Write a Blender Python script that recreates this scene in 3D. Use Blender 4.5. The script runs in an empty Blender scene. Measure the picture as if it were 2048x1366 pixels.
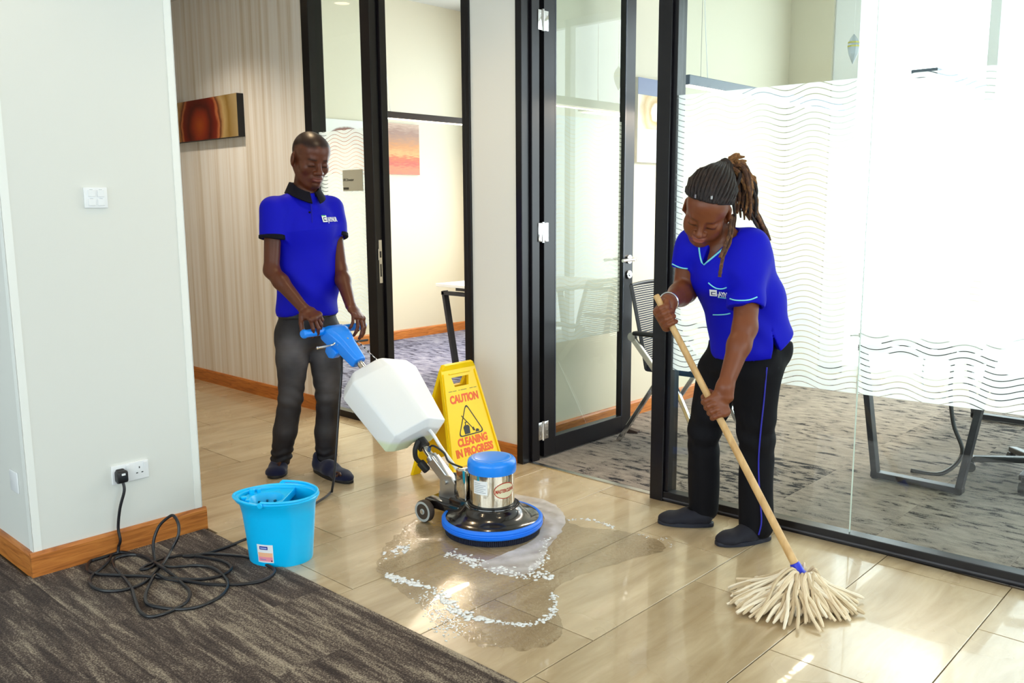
import bpy, bmesh, math, random
import numpy as np
from mathutils import Vector, Matrix
sc = bpy.context.scene
C = sc.collection
# ------------------------------------------------------------------ camera
FPX, YAW, PITCH, ROLL, CAMH = 1751.0, .74895, .15430, -.00613, 1.41
_f = Vector((-math.sin(YAW)*math.cos(PITCH), math.cos(YAW)*math.cos(PITCH), -math.sin(PITCH)))
_r0 = Vector((math.cos(YAW), math.sin(YAW), 0)); _u0 = _r0.cross(_f)
_r = _r0*math.cos(ROLL)+_u0*math.sin(ROLL); _u = _u0*math.cos(ROLL)-_r0*math.sin(ROLL)
cam = bpy.data.objects.new('camera', bpy.data.cameras.new('camera')); C.objects.link(cam)
cam.data.sensor_width = 36; cam.data.lens = FPX/2048*36; cam.data.clip_end = 200; cam.data.clip_start = .05
cam.matrix_world = Matrix(((_r.x,_u.x,-_f.x,0),(_r.y,_u.y,-_f.y,0),(_r.z,_u.z,-_f.z,CAMH),(0,0,0,1)))
sc.camera = cam
# ------------------------------------------------------------------ world, lights, exposure
w = bpy.data.worlds.new('sky'); sc.world = w; w.use_nodes = True
w.node_tree.nodes['Background'].inputs[0].default_value = (.86, .93, 1, 1)
w.node_tree.nodes['Background'].inputs[1].default_value = 6.6
vs = sc.view_settings
vs.view_transform = 'Standard'; vs.look = 'None'; vs.gamma = 1; vs.use_curve_mapping = False; vs.exposure = -.12
sc.cycles.max_bounces = 9; sc.cycles.diffuse_bounces = 4; sc.cycles.adaptive_threshold = .03; sc.cycles.transparent_max_bounces = 16
sc.cycles.caustics_reflective = False; sc.cycles.caustics_refractive = False
sc.cycles.sample_clamp_indirect = 8
def portal(name, loc, rot, sx, sy):
    l = bpy.data.lights.new(name, 'AREA'); l.shape = 'RECTANGLE'; l.size = sx; l.size_y = sy
    l.cycles.is_portal = True
    o = bpy.data.objects.new(name, l); o.location = loc; o.rotation_euler = rot; C.objects.link(o)
portal('window_portal_meeting', (.1, 7.0, 1.6), (-math.pi/2, 0, 0), 6.2, 3.2)
portal('window_portal_office', (-5.35, 7.06, 1.9), (-math.pi/2, 0, 0), 3.2, 2.4)
portal('window_portal_hall_east', (4.3, .6, 1.6), (0, math.pi/2, 0), 2.0, 5.6)
portal('window_portal_hall_south', (-.6, -3.6, 1.6), (math.pi/2, 0, 0), 7.6, 2.0)
# ------------------------------------------------------------------ helpers
def at(x, y, d):
    """point seen at photo pixel (x, y), d metres along the camera axis"""
    return Vector((0,0,CAMH)) + d*(_f + _r*((x-1024)/FPX) - _u*((y-683)/FPX))
def tag(o, label=None, cat=None, group=None, kind=None):
    if label: o['label'] = label
    if cat: o['category'] = cat
    if group: o['group'] = group
    if kind: o['kind'] = kind
    return o
def empty(name, loc=(0,0,0), rotz=0):
    o = bpy.data.objects.new(name, None); o.location = loc; o.rotation_euler = (0,0,rotz); o.empty_display_size = .1
    C.objects.link(o); return o
def lin(c):
    return tuple((v/12.92 if v <= .04045 else ((v+.055)/1.055)**2.4) for v in c)
def rgb(r, g, b): return lin((r/255, g/255, b/255))+(1,)
MATS = {}
def mat(name, col=(.5,.5,.5,1), rough=.5, metal=0, spec=.5, var=None, bump=None, coat=0, trans=0, stretch=None, sheen=0, subs=0):
    if name in MATS: return MATS[name]
    m = bpy.data.materials.new(name); m.use_nodes = True; nt = m.node_tree; b = nt.nodes['Principled BSDF']
    b.inputs['Base Color'].default_value = col; b.inputs['Roughness'].default_value = rough
    b.inputs['Metallic'].default_value = metal; b.inputs['Specular IOR Level'].default_value = spec
    b.inputs['Coat Weight'].default_value = coat; b.inputs['Transmission Weight'].default_value = trans
    b.inputs['Sheen Weight'].default_value = sheen
    if subs:
        b.inputs['Subsurface Weight'].default_value = subs; b.inputs['Subsurface Radius'].default_value = (.01,.004,.002); b.inputs['Subsurface Scale'].default_value = .5
    tc = nt.nodes.new('ShaderNodeTexCoord'); mp = nt.nodes.new('ShaderNodeMapping'); nt.links.new(tc.outputs['Object'], mp.inputs[0])
    if stretch: mp.inputs['Scale'].default_value = stretch
    if var:
        scale, c2, lo, hi = var
        n = nt.nodes.new('ShaderNodeTexNoise'); n.inputs['Scale'].default_value = scale; n.inputs['Detail'].default_value = 5
        nt.links.new(mp.outputs[0], n.inputs['Vector'])
        r = nt.nodes.new('ShaderNodeValToRGB'); r.color_ramp.elements[0].position = lo; r.color_ramp.elements[1].position = hi
        r.color_ramp.elements[0].color = col; r.color_ramp.elements[1].color = c2
        nt.links.new(n.outputs['Fac'], r.inputs[0]); nt.links.new(r.outputs[0], b.inputs['Base Color'])
    if bump:
        n2 = nt.nodes.new('ShaderNodeTexNoise'); n2.inputs['Scale'].default_value = bump[0]; n2.inputs['Detail'].default_value = 4
        nt.links.new(mp.outputs[0], n2.inputs['Vector'])
        bp = nt.nodes.new('ShaderNodeBump'); bp.inputs['Strength'].default_value = bump[1]; bp.inputs['Distance'].default_value = bump[2] if len(bump) > 2 else .004
        nt.links.new(n2.outputs['Fac'], bp.inputs['Height']); nt.links.new(bp.outputs[0], b.inputs['Normal'])
    MATS[name] = m; return m
def N(nt, t, **kw):
    n = nt.nodes.new(t)
    for k, v in kw.items():
        if k in n.inputs: n.inputs[k].default_value = v
        else: setattr(n, k, v)
    return n
def math_node(nt, op, a, b=None, c=None):
    n = nt.nodes.new('ShaderNodeMath'); n.operation = op
    for i, v in enumerate((a, b, c)):
        if v is None: continue
        if isinstance(v, (int, float)): n.inputs[i].default_value = v
        else: nt.links.new(v, n.inputs[i])
    return n.outputs[0]
class MB:
    """collects shapes in one bmesh"""
    def __init__(s): s.bm = bmesh.new()
    def merge(s, t, M=None):
        if M is not None: bmesh.ops.transform(t, matrix=M, verts=t.verts)
        me = bpy.data.meshes.new('tmp'); t.to_mesh(me); s.bm.from_mesh(me); bpy.data.meshes.remove(me); t.free(); return s
    def box(s, lo, hi, bev=0, M=None, seg=2):
        t = bmesh.new(); lo = Vector(lo); hi = Vector(hi)
        bmesh.ops.create_cube(t, size=1, matrix=Matrix.Translation((lo+hi)/2) @ Matrix.Diagonal((*(hi-lo), 1)))
        if bev: bmesh.ops.bevel(t, geom=t.edges[:], offset=bev, segments=seg, profile=.5, affect='EDGES')
        return s.merge(t, M)
    def bar(s, a, b, wx, wy, up=(0,0,1), bev=0):
        """box-section bar from a to b"""
        a = Vector(a); b = Vector(b); z = (b-a); L = z.length; z.normalize(); x = Vector(up).cross(z)
        if x.length < 1e-4: x = Vector((1,0,0)).cross(z)
        x.normalize(); y = z.cross(x)
        M = Matrix(((x.x,y.x,z.x,a.x),(x.y,y.y,z.y,a.y),(x.z,y.z,z.z,a.z),(0,0,0,1)))
        return s.box((-wx/2,-wy/2,0), (wx/2,wy/2,L), bev, M)
    def lathe(s, prof, n=48, M=None, cap=True):
        t = bmesh.new(); rings = []
        for r, z in prof:
            rings.append([t.verts.new((max(r,1e-5)*math.cos(2*math.pi*i/n), max(r,1e-5)*math.sin(2*math.pi*i/n), z)) for i in range(n)])
        for a, b in zip(rings, rings[1:]):
            for i in range(n): t.faces.new((a[i], a[(i+1)%n], b[(i+1)%n], b[i]))
        if cap:
            t.faces.new(rings[0][::-1]); t.faces.new(rings[-1])
        return s.merge(t, M)
    def cyl(s, a, b, r, r2=None, n=24, bev=0):
        a = Vector(a); b = Vector(b); z = b-a; L = z.length; q = z.to_track_quat('Z','Y').to_matrix().to_4x4(); q.translation = a
        r2 = r if r2 is None else r2
        pr = [(r,0),(r2,L)] if not bev else [(r-bev,0),(r,bev),(r2,L-bev),(r2-bev,L)]
        return s.lathe(pr, n, q)
    def tube(s, pts, rad, n=10, closed=False):
        pts = [Vector(p) for p in pts]; m = len(pts); t = bmesh.new(); rings = []
        rads = rad if hasattr(rad, '__len__') else [rad]*m
        up = None
        for i, p in enumerate(pts):
            if closed: d = pts[(i+1)%m]-pts[i-1]
            else: d = pts[min(i+1,m-1)]-pts[max(i-1,0)]
            d.normalize()
            if up is None:
                up = d.orthogonal().normalized()
            up = (up-d*up.dot(d))
            up = up.normalized() if up.length > 1e-5 else d.orthogonal().normalized()
            v = d.cross(up)
            rings.append([t.verts.new(p+rads[i]*(math.cos(2*math.pi*k/n)*up+math.sin(2*math.pi*k/n)*v)) for k in range(n)])
        prs = list(zip(rings, rings[1:]))
        for a, b in prs:
            for k in range(n): t.faces.new((a[k], a[(k+1)%n], b[(k+1)%n], b[k]))
        if not closed:
            t.faces.new(rings[0][::-1]); t.faces.new(rings[-1])
        else:
            for k in range(n): t.faces.new((rings[-1][k], rings[-1][(k+1)%n], rings[0][(k+1)%n], rings[0][k]))
        return s.merge(t)
    def prism(s, poly, z0, z1, M=None, bev=0):
        """polygon in xy extruded along z"""
        t = bmesh.new(); a = [t.verts.new((x,y,z0)) for x, y in poly]; b = [t.verts.new((x,y,z1)) for x, y in poly]; n = len(poly)
        t.faces.new(a[::-1]); t.faces.new(b)
        for i in range(n): t.faces.new((a[i], a[(i+1)%n], b[(i+1)%n], b[i]))
        if bev: bmesh.ops.bevel(t, geom=t.edges[:], offset=bev, segments=2, profile=.5, affect='EDGES')
        return s.merge(t, M)
    def loft(s, rings, cap=True, M=None):
        t = bmesh.new(); R = [[t.verts.new(p) for p in ring] for ring in rings]; n = len(R[0])
        for a, b in zip(R, R[1:]):
            for i in range(n): t.faces.new((a[i], a[(i+1)%n], b[(i+1)%n], b[i]))
        if cap: t.faces.new(R[0][::-1]); t.faces.new(R[-1])
        return s.merge(t, M)
    def build(s, name, m, parent=None, smooth=False, loc=None, kind=None, fixn=True):
        if fixn: bmesh.ops.recalc_face_normals(s.bm, faces=s.bm.faces)
        me = bpy.data.meshes.new(name); s.bm.to_mesh(me); s.bm.free()
        ms = m if isinstance(m, (list, tuple)) else [m]
        for q in ms: me.materials.append(q)
        if smooth:
            me.polygons.foreach_set('use_smooth', [True]*len(me.polygons))
            me.set_sharp_from_angle(angle=math.radians(smooth if smooth is not True else 40))
        return link(name, me, parent, loc, kind)
def link(name, me, parent=None, loc=None, kind=None):
    o = bpy.data.objects.new(name, me); C.objects.link(o)
    if parent is not None:
        o.parent = parent
    if loc is not None: o.location = loc
    if kind: o['kind'] = kind
    return o
def smoothpath(pts, n=8, closed=False):
    """Catmull-Rom through pts"""
    pts = [Vector(p) for p in pts]; out = []; m = len(pts)
    rng = range(m if closed else m-1)
    for i in rng:
        if closed: p0,p1,p2,p3 = pts[i-1],pts[i],pts[(i+1)%m],pts[(i+2)%m]
        else: p0,p1,p2,p3 = pts[max(i-1,0)],pts[i],pts[i+1],pts[min(i+2,m-1)]
        for k in range(n):
            t = k/n
            out.append(.5*((2*p1)+(p2-p0)*t+(2*p0-5*p1+4*p2-p3)*t*t+(3*p1-p0-3*p2+p3)*t**3))
    if not closed: out.append(pts[-1])
    return out
def text_obj(name, body, size, m, parent, M, bold=0, sx=1.0, align='CENTER', depth=.0004):
    cu = bpy.data.curves.new(name, 'FONT'); cu.body = body; cu.size = size; cu.align_x = align; cu.align_y = 'CENTER'
    cu.extrude = depth; cu.offset = bold; cu.resolution_u = 3
    o = bpy.data.objects.new(name, cu); C.objects.link(o)
    bpy.context.view_layer.update()
    me = bpy.data.meshes.new_from_object(o.evaluated_get(bpy.context.evaluated_depsgraph_get()))
    bpy.data.objects.remove(o); bpy.data.curves.remove(cu)
    me.transform(Matrix(M) @ Matrix.Diagonal((sx,1,1,1))); me.materials.clear(); me.materials.append(m); me.name = name
    return link(name, me, parent)
def frame_matrix(o, x, y):
    """matrix with origin o, axes x and y (made orthonormal), z = x cross y"""
    x = Vector(x).normalized(); y = Vector(y); y = (y-x*y.dot(x)).normalized(); z = x.cross(y); o = Vector(o)
    return Matrix(((x.x,y.x,z.x,o.x),(x.y,y.y,z.y,o.y),(x.z,y.z,z.z,o.z),(0,0,0,1)))
# ------------------------------------------------------------------ materials of the setting
white_paint = mat('white_paint', rgb(226,227,222), .55, bump=(900,.05,.0006))
room_paint = mat('room_cream_paint', rgb(214,207,186), .6, bump=(900,.05,.0006))
cream_paint = mat('cream_paint', rgb(236,234,226), .55, bump=(900,.05,.0006))
ceiling_paint = mat('ceiling_paint', rgb(205,205,200), .8)
black_alu = mat('black_aluminium', rgb(17,15,20), .3, spec=.38, bump=(1500,.04,.0004))
white_frame = mat('white_window_frame', rgb(235,238,240), .4)
chrome = mat('chrome', rgb(225,225,225), .12, metal=1)
brushed = mat('brushed_steel', rgb(200,198,194), .28, metal=1)
white_plastic = mat('white_plastic', rgb(238,240,243), .35)
black_plastic = mat('black_plastic', rgb(22,22,26), .4)
def wood_mat():
    m = mat('oiled_wood', rgb(176,112,58), .42); nt = m.node_tree; b = nt.nodes['Principled BSDF']
    tc = N(nt,'ShaderNodeTexCoord'); mp = N(nt,'ShaderNodeMapping'); mp.inputs['Scale'].default_value = (2.2,2.2,26)
    nt.links.new(tc.outputs['Object'], mp.inputs[0])
    n = N(nt,'ShaderNodeTexNoise', Scale=2.6, Detail=7.0, Distortion=1.2); nt.links.new(mp.outputs[0], n.inputs['Vector'])
    r = N(nt,'ShaderNodeValToRGB'); e = r.color_ramp.elements; e[0].position=.25; e[0].color=rgb(140,76,26); e[1].position=.78; e[1].color=rgb(212,140,66)
    x = e.new(.5); x.color = rgb(190,114,48)
    nt.links.new(n.outputs['Fac'], r.inputs[0]); nt.links.new(r.outputs[0], b.inputs['Base Color'])
    return m
wood = wood_mat()
def wallpaper_mat():
    m = mat('striped_wallpaper', rgb(200,190,175), .6); nt = m.node_tree; b = nt.nodes['Principled BSDF']
    tc = N(nt,'ShaderNodeTexCoord'); sp = N(nt,'ShaderNodeSeparateXYZ'); nt.links.new(tc.outputs['Object'], sp.inputs[0])
    n = N(nt,'ShaderNodeTexNoise', noise_dimensions='2D', Scale=1.0, Detail=6.0, Roughness=.65)
    cb = N(nt,'ShaderNodeCombineXYZ'); nt.links.new(math_node(nt,'MULTIPLY',sp.outputs[0],16), cb.inputs[0]); nt.links.new(math_node(nt,'MULTIPLY',sp.outputs[2],.25), cb.inputs[1])
    nt.links.new(cb.outputs[0], n.inputs['Vector'])
    r = N(nt,'ShaderNodeValToRGB'); e = r.color_ramp.elements; e[0].position=.36; e[0].color=rgb(222,212,197); e[1].position=.62; e[1].color=rgb(248,246,243)
    x = e.new(.47); x.color = rgb(237,231,223)
    nt.links.new(n.outputs['Fac'], r.inputs[0]); nt.links.new(r.outputs[0], b.inputs['Base Color']); return m
wallpaper = wallpaper_mat()
def tile_mat():
    m = mat('polished_stone_tile', rgb(188,164,126), .2, spec=.5, coat=.35); nt = m.node_tree; b = nt.nodes['Principled BSDF']
    g = N(nt,'ShaderNodeNewGeometry'); oi = N(nt,'ShaderNodeObjectInfo')
    mp = N(nt,'ShaderNodeMapping'); mp.inputs['Scale'].default_value = (9,1.6,1); nt.links.new(g.outputs['Position'], mp.inputs[0])
    n = N(nt,'ShaderNodeTexNoise', Scale=1.3, Detail=7.0, Roughness=.6, Distortion=.6); nt.links.new(mp.outputs[0], n.inputs['Vector'])
    f = math_node(nt,'ADD', n.outputs['Fac'], math_node(nt,'MULTIPLY', math_node(nt,'SUBTRACT', oi.outputs['Random'], .5), .22))
    r = N(nt,'ShaderNodeValToRGB'); e = r.color_ramp.elements; e[0].position=.3; e[0].color=rgb(170,148,114); e[1].position=.72; e[1].color=rgb(202,183,151)
    nt.links.new(f, r.inputs[0]); nt.links.new(r.outputs[0], b.inputs['Base Color'])
    n2 = N(nt,'ShaderNodeTexNoise', Scale=3.0, Detail=3.0); nt.links.new(g.outputs['Position'], n2.inputs['Vector'])
    nt.links.new(math_node(nt,'ADD', math_node(nt,'MULTIPLY', n2.outputs['Fac'], .2), .16), b.inputs['Roughness'])
    return m
tile_m = tile_mat(); grout = mat('grout', rgb(96,80,60), .85)
def carpet_mat(name, dark, mid, light, stretch, thr, sc1=6.0, famp=.75):
    m = mat(name, mid, 1.0, spec=.1, sheen=.08); nt = m.node_tree; b = nt.nodes['Principled BSDF']
    g = N(nt,'ShaderNodeNewGeometry'); oi = N(nt,'ShaderNodeObjectInfo')
    ad = N(nt,'ShaderNodeVectorMath', operation='ADD'); nt.links.new(g.outputs['Position'], ad.inputs[0])
    sh = N(nt,'ShaderNodeVectorMath', operation='SCALE'); sh.inputs[0].default_value = (7.3,3.1,0); nt.links.new(oi.outputs['Random'], sh.inputs['Scale']); nt.links.new(sh.outputs[0], ad.inputs[1])
    mp = N(nt,'ShaderNodeMapping'); mp.inputs['Scale'].default_value = stretch; nt.links.new(ad.outputs[0], mp.inputs[0])
    n = N(nt,'ShaderNodeTexNoise', Scale=sc1, Detail=6.0, Roughness=.62, Distortion=.4); nt.links.new(mp.outputs[0], n.inputs['Vector'])
    fine = N(nt,'ShaderNodeTexNoise', Scale=190.0, Detail=3.0); nt.links.new(g.outputs['Position'], fine.inputs['Vector'])
    f = math_node(nt,'ADD', n.outputs['Fac'], math_node(nt,'MULTIPLY', math_node(nt,'SUBTRACT', fine.outputs['Fac'], .5), famp))
    f = math_node(nt,'ADD', f, math_node(nt,'MULTIPLY', math_node(nt,'SUBTRACT', oi.outputs['Random'], .5), .10))
    r = N(nt,'ShaderNodeValToRGB'); e = r.color_ramp.elements; e[0].position=thr[0]; e[0].color=dark; e[1].position=thr[2]; e[1].color=light
    x = e.new(thr[1]); x.color = mid
    nt.links.new(f, r.inputs[0]); nt.links.new(r.outputs[0], b.inputs['Base Color'])
    bp = N(nt,'ShaderNodeBump', Strength=.6, Distance=.006); nt.links.new(fine.outputs['Fac'], bp.inputs['Height']); nt.links.new(bp.outputs[0], b.inputs['Normal'])
    return m
hall_carpet = carpet_mat('brown_streaked_carpet', rgb(46,36,32), rgb(80,67,60), rgb(164,151,133), (1.1,10,1), (.30,.50,.74), 2.6)
room_carpet = carpet_mat('grey_mottled_carpet', rgb(26,25,30), rgb(126,117,110), rgb(152,142,132), (3.4,8.5,1), (.385,.455,.66), 2.6, .22)
office_carpet = carpet_mat('blue_grey_mottled_carpet', rgb(44,44,66), rgb(112,114,140), rgb(150,152,172), (3,9,1), (.38,.47,.66), 2.4, .22)
def glass_mat():
    m = bpy.data.materials.new('clear_glass'); m.use_nodes = True; nt = m.node_tree; nt.nodes.clear()
    o = N(nt,'ShaderNodeOutputMaterial'); t = N(nt,'ShaderNodeBsdfTransparent'); t.inputs[0].default_value = (.95,.98,.965,1)
    g = N(nt,'ShaderNodeBsdfGlossy', Roughness=.0); g.inputs[0].default_value = (1,1,1,1)
    fr = N(nt,'ShaderNodeFresnel', IOR=1.45); mx = N(nt,'ShaderNodeMixShader')
    ge = N(nt,'ShaderNodeNewGeometry'); fa = math_node(nt,'MULTIPLY', fr.outputs[0], math_node(nt,'SUBTRACT', 1.0, ge.outputs['Backfacing']))
    nt.links.new(fa, mx.inputs[0]); nt.links.new(t.outputs[0], mx.inputs[1]); nt.links.new(g.outputs[0], mx.inputs[2]); nt.links.new(mx.outputs[0], o.inputs[0])
    return m
glass = glass_mat()
def film_mat():
    """frosted film with clear wavy lines printed across it (object x along the pane, z up)"""
    m = bpy.data.materials.new('frosted_wave_film'); m.use_nodes = True; nt = m.node_tree; nt.nodes.clear()
    o = N(nt,'ShaderNodeOutputMaterial'); tc = N(nt,'ShaderNodeTexCoord'); sp = N(nt,'ShaderNodeSeparateXYZ'); nt.links.new(tc.outputs['Object'], sp.inputs[0])
    s = math_node(nt,'MULTIPLY', math_node(nt,'SINE', math_node(nt,'MULTIPLY', sp.outputs[0], 2*math.pi/.225)), .0135)
    ph = math_node(nt,'FRACT', math_node(nt,'DIVIDE', math_node(nt,'ADD', math_node(nt,'ADD', sp.outputs[2], s), 10), .0242))
    line = math_node(nt,'LESS_THAN', ph, .14)
    di = N(nt,'ShaderNodeBsdfDiffuse'); di.inputs[0].default_value = (.92,.95,.95,1)
    tl = N(nt,'ShaderNodeBsdfTranslucent'); tl.inputs[0].default_value = (.96,.98,.98,1)
    m1 = N(nt,'ShaderNodeMixShader'); m1.inputs[0].default_value = .62; nt.links.new(di.outputs[0], m1.inputs[1]); nt.links.new(tl.outputs[0], m1.inputs[2])
    tp = N(nt,'ShaderNodeBsdfTransparent'); m2 = N(nt,'ShaderNodeMixShader'); m2.inputs[0].default_value = .3
    nt.links.new(m1.outputs[0], m2.inputs[1]); nt.links.new(tp.outputs[0], m2.inputs[2])
    tp2 = N(nt,'ShaderNodeBsdfTransparent'); m3 = N(nt,'ShaderNodeMixShader'); nt.links.new(line, m3.inputs[0]); nt.links.new(m2.outputs[0], m3.inputs[1]); nt.links.new(tp2.outputs[0], m3.inputs[2])
    nt.links.new(m3.outputs[0], o.inputs[0]); return m
film = film_mat()
# ------------------------------------------------------------------ floors
WY = 3.46                                   # front plane of the long partition wall
EDGE = 1.784                                # where carpet meets tile
floor = MB().box((-9,-3.5,-.12),(4.2,WY+.06,-.006)).build('floor', grout, kind='structure')
TW, TL, J = .4513, .915, .0035
x0 = -2.5385
offs = {-2:2.13, -1:1.85, 0:2.44, 1:2.142, 2:2.765, 3:2.475, 4:3.069, -3:2.44}
tile_meshes = {}
def tile_piece(x1, y1, x2, y2):
    key = (round(x2-x1,3), round(y2-y1,3))
    if key not in tile_meshes:
        b = MB(); b.box((-(x2-x1)/2,-(y2-y1)/2,-.008),((x2-x1)/2,(y2-y1)/2,0)); me = bpy.data.meshes.new('floor_tile')
        bmesh.ops.bevel(b.bm, geom=[e for e in b.bm.edges if all(v.co.z > -.001 for v in e.verts)], offset=.0012, segments=1, affect='EDGES')
        b.bm.to_mesh(me); b.bm.free(); me.materials.append(tile_m); tile_meshes[key] = me
    link('floor_tile', tile_meshes[key], floor, ((x1+x2)/2,(y1+y2)/2,0))
for ci in range(-14, 15):
    xa = x0+ci*TW; xb = xa+TW
    if xa > 4.2: continue
    off = offs.get(ci, 2.13+(ci%3)*.305)
    y = off-6*TL
    while y < WY+.03:
        ya, yb = max(y, EDGE), min(y+TL, WY+.04)
        if xa < -3.56:
            ya = max(y, 1.80)
        if yb-ya > .02: tile_piece(xa+J/2, ya+J/2, min(xb,4.2)-J/2, yb-J/2)
        y += TL
# hall carpet laid in strips
rows = [(EDGE,1.565)]+[(1.565-.25*k, 1.315-.25*k) for k in range(20)]
for k, (yb, ya) in enumerate(rows):
    st = -2.62+[0,.42,-.3,.15,.55,-.12][k%6]
    xs = [st+1.0*q for q in range(-6, 8)]
    for a, b_ in zip(xs, xs[1:]):
        a2, b2 = max(a,-6), min(b_,4.2)
        if yb > 1.08: a2 = max(a2,-3.56)
        if b2-a2 < .03: continue
        m_ = MB().box((-(b2-a2)/2,-(yb-ya)/2,-.008),((b2-a2)/2-.0006,(yb-ya)/2-.0006,.004))
        m_.build('carpet_strip', hall_carpet, floor, loc=((a2+b2)/2,(ya+yb)/2,0))
# carpets of the two rooms behind the partition
def carpet_floor(name, lo, hi, m, step, vis):
    fl = MB().box((lo[0],lo[1],-.12),(hi[0],hi[1],-.004)).build(name, grout, kind='structure')
    nx = round((hi[0]-lo[0])/step); ny = round((hi[1]-lo[1])/step); cache = None
    sx, sy = (hi[0]-lo[0])/nx, (hi[1]-lo[1])/ny
    b = MB().box((-sx/2+.0004,-sy/2+.0004,-.006),(sx/2-.0004,sy/2-.0004,.003)); me = bpy.data.meshes.new('carpet_tile'); b.bm.to_mesh(me); b.bm.free(); me.materials.append(m)
    for i in range(nx):
        for j in range(ny): link('carpet_tile', me, fl, (lo[0]+(i+.5)*sx, lo[1]+(j+.5)*sy, 0))
carpet_floor('floor_meeting_room', (-3.34,WY+.06), (3.3,6.9), room_carpet, .5, None)
carpet_floor('floor_office', (-7.19,WY+.06), (-3.4,6.98), office_carpet, .5, None)
# ------------------------------------------------------------------ walls
def struct(name, boxes, m, bev=0):
    b = MB()
    for lo, hi in boxes: b.box(lo, hi, bev)
    return b.build(name, m, kind='structure')
wc = struct('wall_left', [((-9,1.093,0),(-3.54,EDGE,3.0))], white_paint)
bead = mat('corner_bead', rgb(240,242,238), .4)
for (x, y) in ((-3.54,1.093),(-3.54,EDGE)):
    s = 1 if y < 1.5 else -1
    MB().box((x-.001,min(y-.001*s,y+.03*s),.1),(x+.0025,max(y-.001*s,y+.03*s),3.0)).build('corner_bead', bead, wc)
    MB().box((x-.03,min(y-.0025*s,y),.1),(x+.0025,max(y-.0025*s,y),3.0)).build('corner_bead', bead, wc)
struct('wall_back', [((-9,WY,0),(-5.076,WY+.12,3.0))], wallpaper)
struct('wall_panel', [((-3.543,WY,0),(-3.17,WY+.12,3.5))], cream_paint)
struct('wall_header', [((-5.08,WY+.005,2.98),(4.2,WY+.12,3.5))], cream_paint)
struct('wall_divider', [((-3.40,WY+.12,0),(-3.34,6.9,3.5))], room_paint)
struct('wall_office', [((-7.31,WY+.12,0),(-7.19,7.0,3.5))], room_paint)
struct('wall_corridor_end', [((-9.1,1.09,0),(-9,WY+.1,3.0))], wallpaper)
struct('wall_office_window', [((-7.31,6.98,0),(-3.34,7.1,.75)),((-7.31,6.98,3.1),(-3.34,7.1,3.5)),((-7.31,6.98,.75),(-6.9,7.1,3.1)),((-3.8,6.98,.75),(-3.34,7.1,3.1))], cream_paint)
struct('wall_meeting_window', [((-3.34,6.9,0),(-2.99,7.05,3.5)),((-2.99,6.9,0),(3.3,7.05,.05)),((-2.99,6.9,3.2),(3.3,7.05,3.5))], room_paint)
struct('wall_meeting_right', [((3.3,WY,0),(3.42,7.05,3.5))], cream_paint)
struct('wall_hall_east', [((4.2,-3.6,0),(4.32,-2.2,3)),((4.2,-2.2,0),(4.32,3.4,.6)),((4.2,-2.2,2.6),(4.32,3.4,3)),((4.2,3.4,0),(4.32,3.6,3))], white_paint)
struct('wall_hall_south', [((-6,-3.62,0),(-4.4,-3.5,3)),((-4.4,-3.62,0),(3.2,-3.5,.6)),((-4.4,-3.62,2.6),(3.2,-3.5,3)),((3.2,-3.62,0),(4.3,-3.5,3))], white_paint)
struct('wall_hall_west', [((-6.1,-3.6,0),(-6,1.1,3))], white_paint)
struct('ceiling', [((-9.1,-3.6,3.0),(4.3,WY+.01,3.1))], ceiling_paint)
struct('ceiling_rooms', [((-7.3,WY+.01,3.5),(3.4,7.1,3.6))], ceiling_paint)
# skirting boards
def skirting(name, a, b, n, h=.1, t=.016):
    """board along a->b, standing out towards n"""
    a = Vector((*a,0)); b = Vector((*b,0)); n = Vector((*n,0)); d = (b-a); L = d.length; d.normalize()
    M = Matrix(((d.x,n.x,0,a.x),(d.y,n.y,0,a.y),(0,0,1,0),(0,0,0,1)))
    bm = MB().prism([(0,0),(t,0),(t,h-.012),(t-.006,h),(0,h)], 0, L, Matrix.Identity(4))
    R = Matrix(((0,0,1,0),(1,0,0,0),(0,1,0,0),(0,0,0,1)))   # x->n, y->z, z->d
    bmesh.ops.transform(bm.bm, matrix=R, verts=bm.bm.verts)
    o = bm.build(name, wood, kind='structure'); o.matrix_world = M; return o
skirting('baseboard_column_side', (-3.54,1.077), (-3.54,EDGE+.016), (1,0))
skirting('baseboard_column_front', (-6,1.093), (-3.54,1.093), (0,-1))
skirting('baseboard_column_back', (-9,EDGE), (-3.54,EDGE), (0,1))
skirting('baseboard_back', (-9,WY), (-5.08,WY), (0,-1))
skirting('baseboard_panel', (-3.515,WY), (-3.17,WY), (0,-1))
skirting('baseboard_divider', (-3.34,WY+.12), (-3.34,6.9), (1,0))
skirting('baseboard_office', (-7.19,WY+.12), (-7.19,6.98), (1,0))
# ------------------------------------------------------------------ black partition frames
TOP = 2.98
def trim(name, boxes, bev=.002):
    b = MB()
    for lo, hi in boxes: b.box(lo, hi, bev)
    return b.build(name, black_alu, kind='structure')
trim('trim_1', [((-5.076,WY-.012,0),(-4.995,WY+.1,TOP))])                          # post at the end of the striped wall
trim('trim_2', [((-4.455,WY-.012,0),(-4.365,WY+.1,TOP)),((-4.365,WY+.05,0),(-4.345,WY+.1,TOP))])   # latch jamb of the office door
trim('trim_3', [((-3.572,WY-.012,0),(-3.543,WY+.12,TOP)),((-3.543,WY-.012,0),(-3.512,WY+.0,TOP))])   # thin jamb
trim('trim_4', [((-3.17,WY-.014,0),(-3.127,WY+.11,TOP)),((-3.127,WY+.05,0),(-3.112,WY+.11,TOP))])    # hinge jamb
trim('trim_5', [((-2.297,WY-.014,0),(-2.225,WY+.11,TOP))])                          # post between door and glass wall
trim('trim_6', [((-5.0,WY,0),(-4.455,WY+.06,.045)),((-5.0,WY,TOP-.05),(-4.455,WY+.06,TOP))])
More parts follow.
